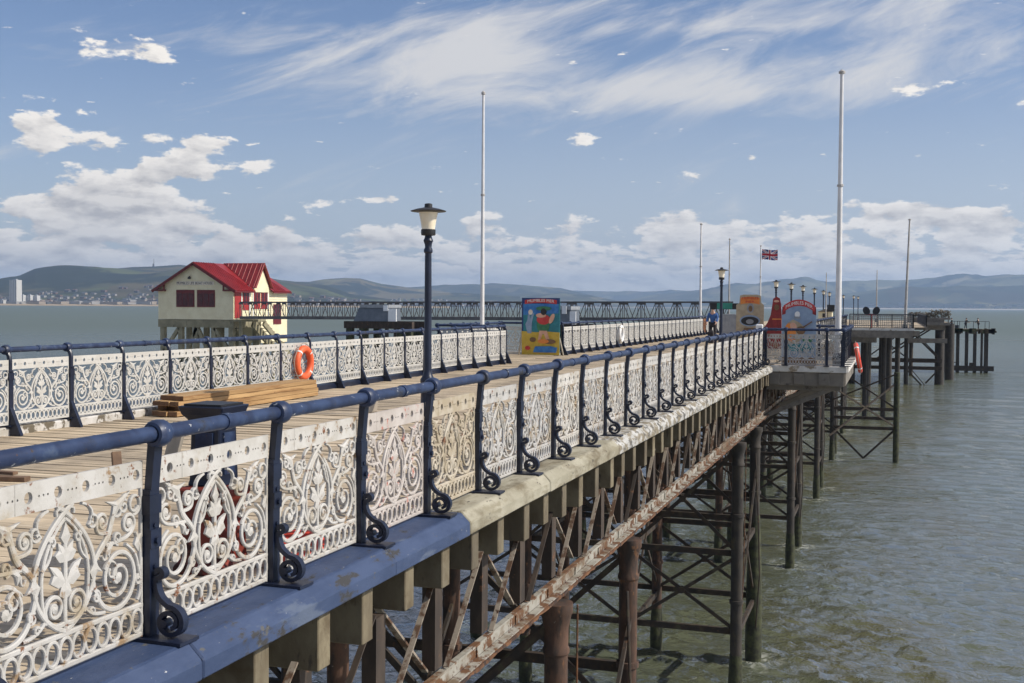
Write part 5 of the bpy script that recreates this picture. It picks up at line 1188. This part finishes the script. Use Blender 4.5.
band = k.m('MULTIPLY', k.sstep(Ve, .092, .050), .262)
lft = k.m('MULTIPLY', k.sstep(U, -.30, -.60), k.m('MULTIPLY', k.sstep(Ve, .080, .050), .05))
al1, cc1 = cumulus(25.0, 58.0, 0.0, k.m('ADD', k.m('ADD', g_all, band), lft), .698, .075, (.54, .515, .50), (1.06, 1.0, .92))
al2, cc2 = cumulus(38.0, 150.0, 7.7, k.m('MULTIPLY', k.sstep(V, .062, .030), .27), .66, .08, (.64, .61, .585), (1.06, .99, .90), (.003, .0035), 3.0)
ca, sa = math.cos(.30), math.sin(.30)
ra = k.m('ADD', k.m('MULTIPLY', U, ca), k.m('MULTIPLY', V, sa)); rb = k.m('SUBTRACT', k.m('MULTIPLY', V, ca), k.m('MULTIPLY', U, sa))
cirn = k.noise(comb(k.m('MULTIPLY', ra, 7.0), k.m('MULTIPLY', rb, 26.0)), 1.0, 9, .62, .9)
fine = k.noise(comb(k.m('MULTIPLY', ra, 16.0), k.m('MULTIPLY', rb, 120.0)), 1.0, 7, .65, .7)
cirv = k.m('ADD', k.m('ADD', cirn, k.m('MULTIPLY', k.m('SUBTRACT', fine, .5), .26)), k.m('ADD', k.m('MULTIPLY', k.sstep(V, .28, .42), .22), k.m('MULTIPLY', gauss(CI), .32)))  # high-elevation term: unseen overhead cloud added to neutralise the sky light
cir = k.m('MULTIPLY', k.sstep(cirv, .54, 1.0), .9)
veil = k.m('MULTIPLY', k.sstep(V, .24, -.02), k.sstep(U, -.75, -.15, .34, .58))
def lay(sh, colr, f):
    e_ = k.node('ShaderNodeBackground'); k.put(e_.inputs[0], colr); e_.inputs[1].default_value = 1.0
    mx = k.node('ShaderNodeMixShader'); k.put(mx.inputs[0], f); k.l.new(sh, mx.inputs[1]); k.l.new(e_.outputs[0], mx.inputs[2]); return mx.outputs[0]
s1 = lay(bg.outputs[0], (.70, .73, .79, 1), veil)
s1 = lay(s1, (.76, .745, .735, 1), cir)
s1 = lay(s1, cc2, al2)
s1 = lay(s1, cc1, al1)
k.l.new(s1, out.inputs[0])
sl_ = bpy.data.lights.new('sun', 'SUN'); sl_.energy = 5.0; sl_.angle = R(.53); sl_.color = (1, .935, .83); so = bpy.data.objects.new('sun', sl_); col.objects.link(so)
dvec = Vector((math.cos(R(SUN_EL)) * math.cos(R(SUN_AZ)), math.cos(R(SUN_EL)) * math.sin(R(SUN_AZ)), math.sin(R(SUN_EL))))
so.rotation_euler = dvec.to_track_quat('Z', 'Y').to_euler(); so.location = dvec * 300

# ------------------------------------------------------------------ camera
cd = bpy.data.cameras.new('camera'); cd.sensor_width = 36; cd.lens = 1170 / 1024 * 36; cd.clip_start = .1; cd.clip_end = 60000
co = bpy.data.objects.new('camera', cd); col.objects.link(co); scn.camera = co
th, pt_, rl = R(17.95), R(1.78), R(.37)
fw = Vector((-math.sin(th) * math.cos(pt_), math.cos(th) * math.cos(pt_), -math.sin(pt_))); r0 = Vector((math.cos(th), math.sin(th), 0)); u0 = r0.cross(fw)
rr_ = r0 * math.cos(rl) + u0 * math.sin(rl); uu = u0 * math.cos(rl) - r0 * math.sin(rl)
co.matrix_world = Matrix(((rr_.x, uu.x, -fw.x, 0), (rr_.y, uu.y, -fw.y, 0), (rr_.z, uu.z, -fw.z, 1.92), (0, 0, 0, 1)))
vs_ = scn.view_settings; vs_.view_transform = 'Standard'; vs_.look = 'None'; vs_.gamma = 1; vs_.exposure = 0
scn.cycles.max_bounces = 6; scn.cycles.diffuse_bounces = 3; scn.cycles.glossy_bounces = 3; scn.cycles.volume_bounces = 0; scn.cycles.use_denoising = True; scn.cycles.sample_clamp_indirect = 8
for o in bpy.data.objects:
    if '_w' in o: del o['_w']
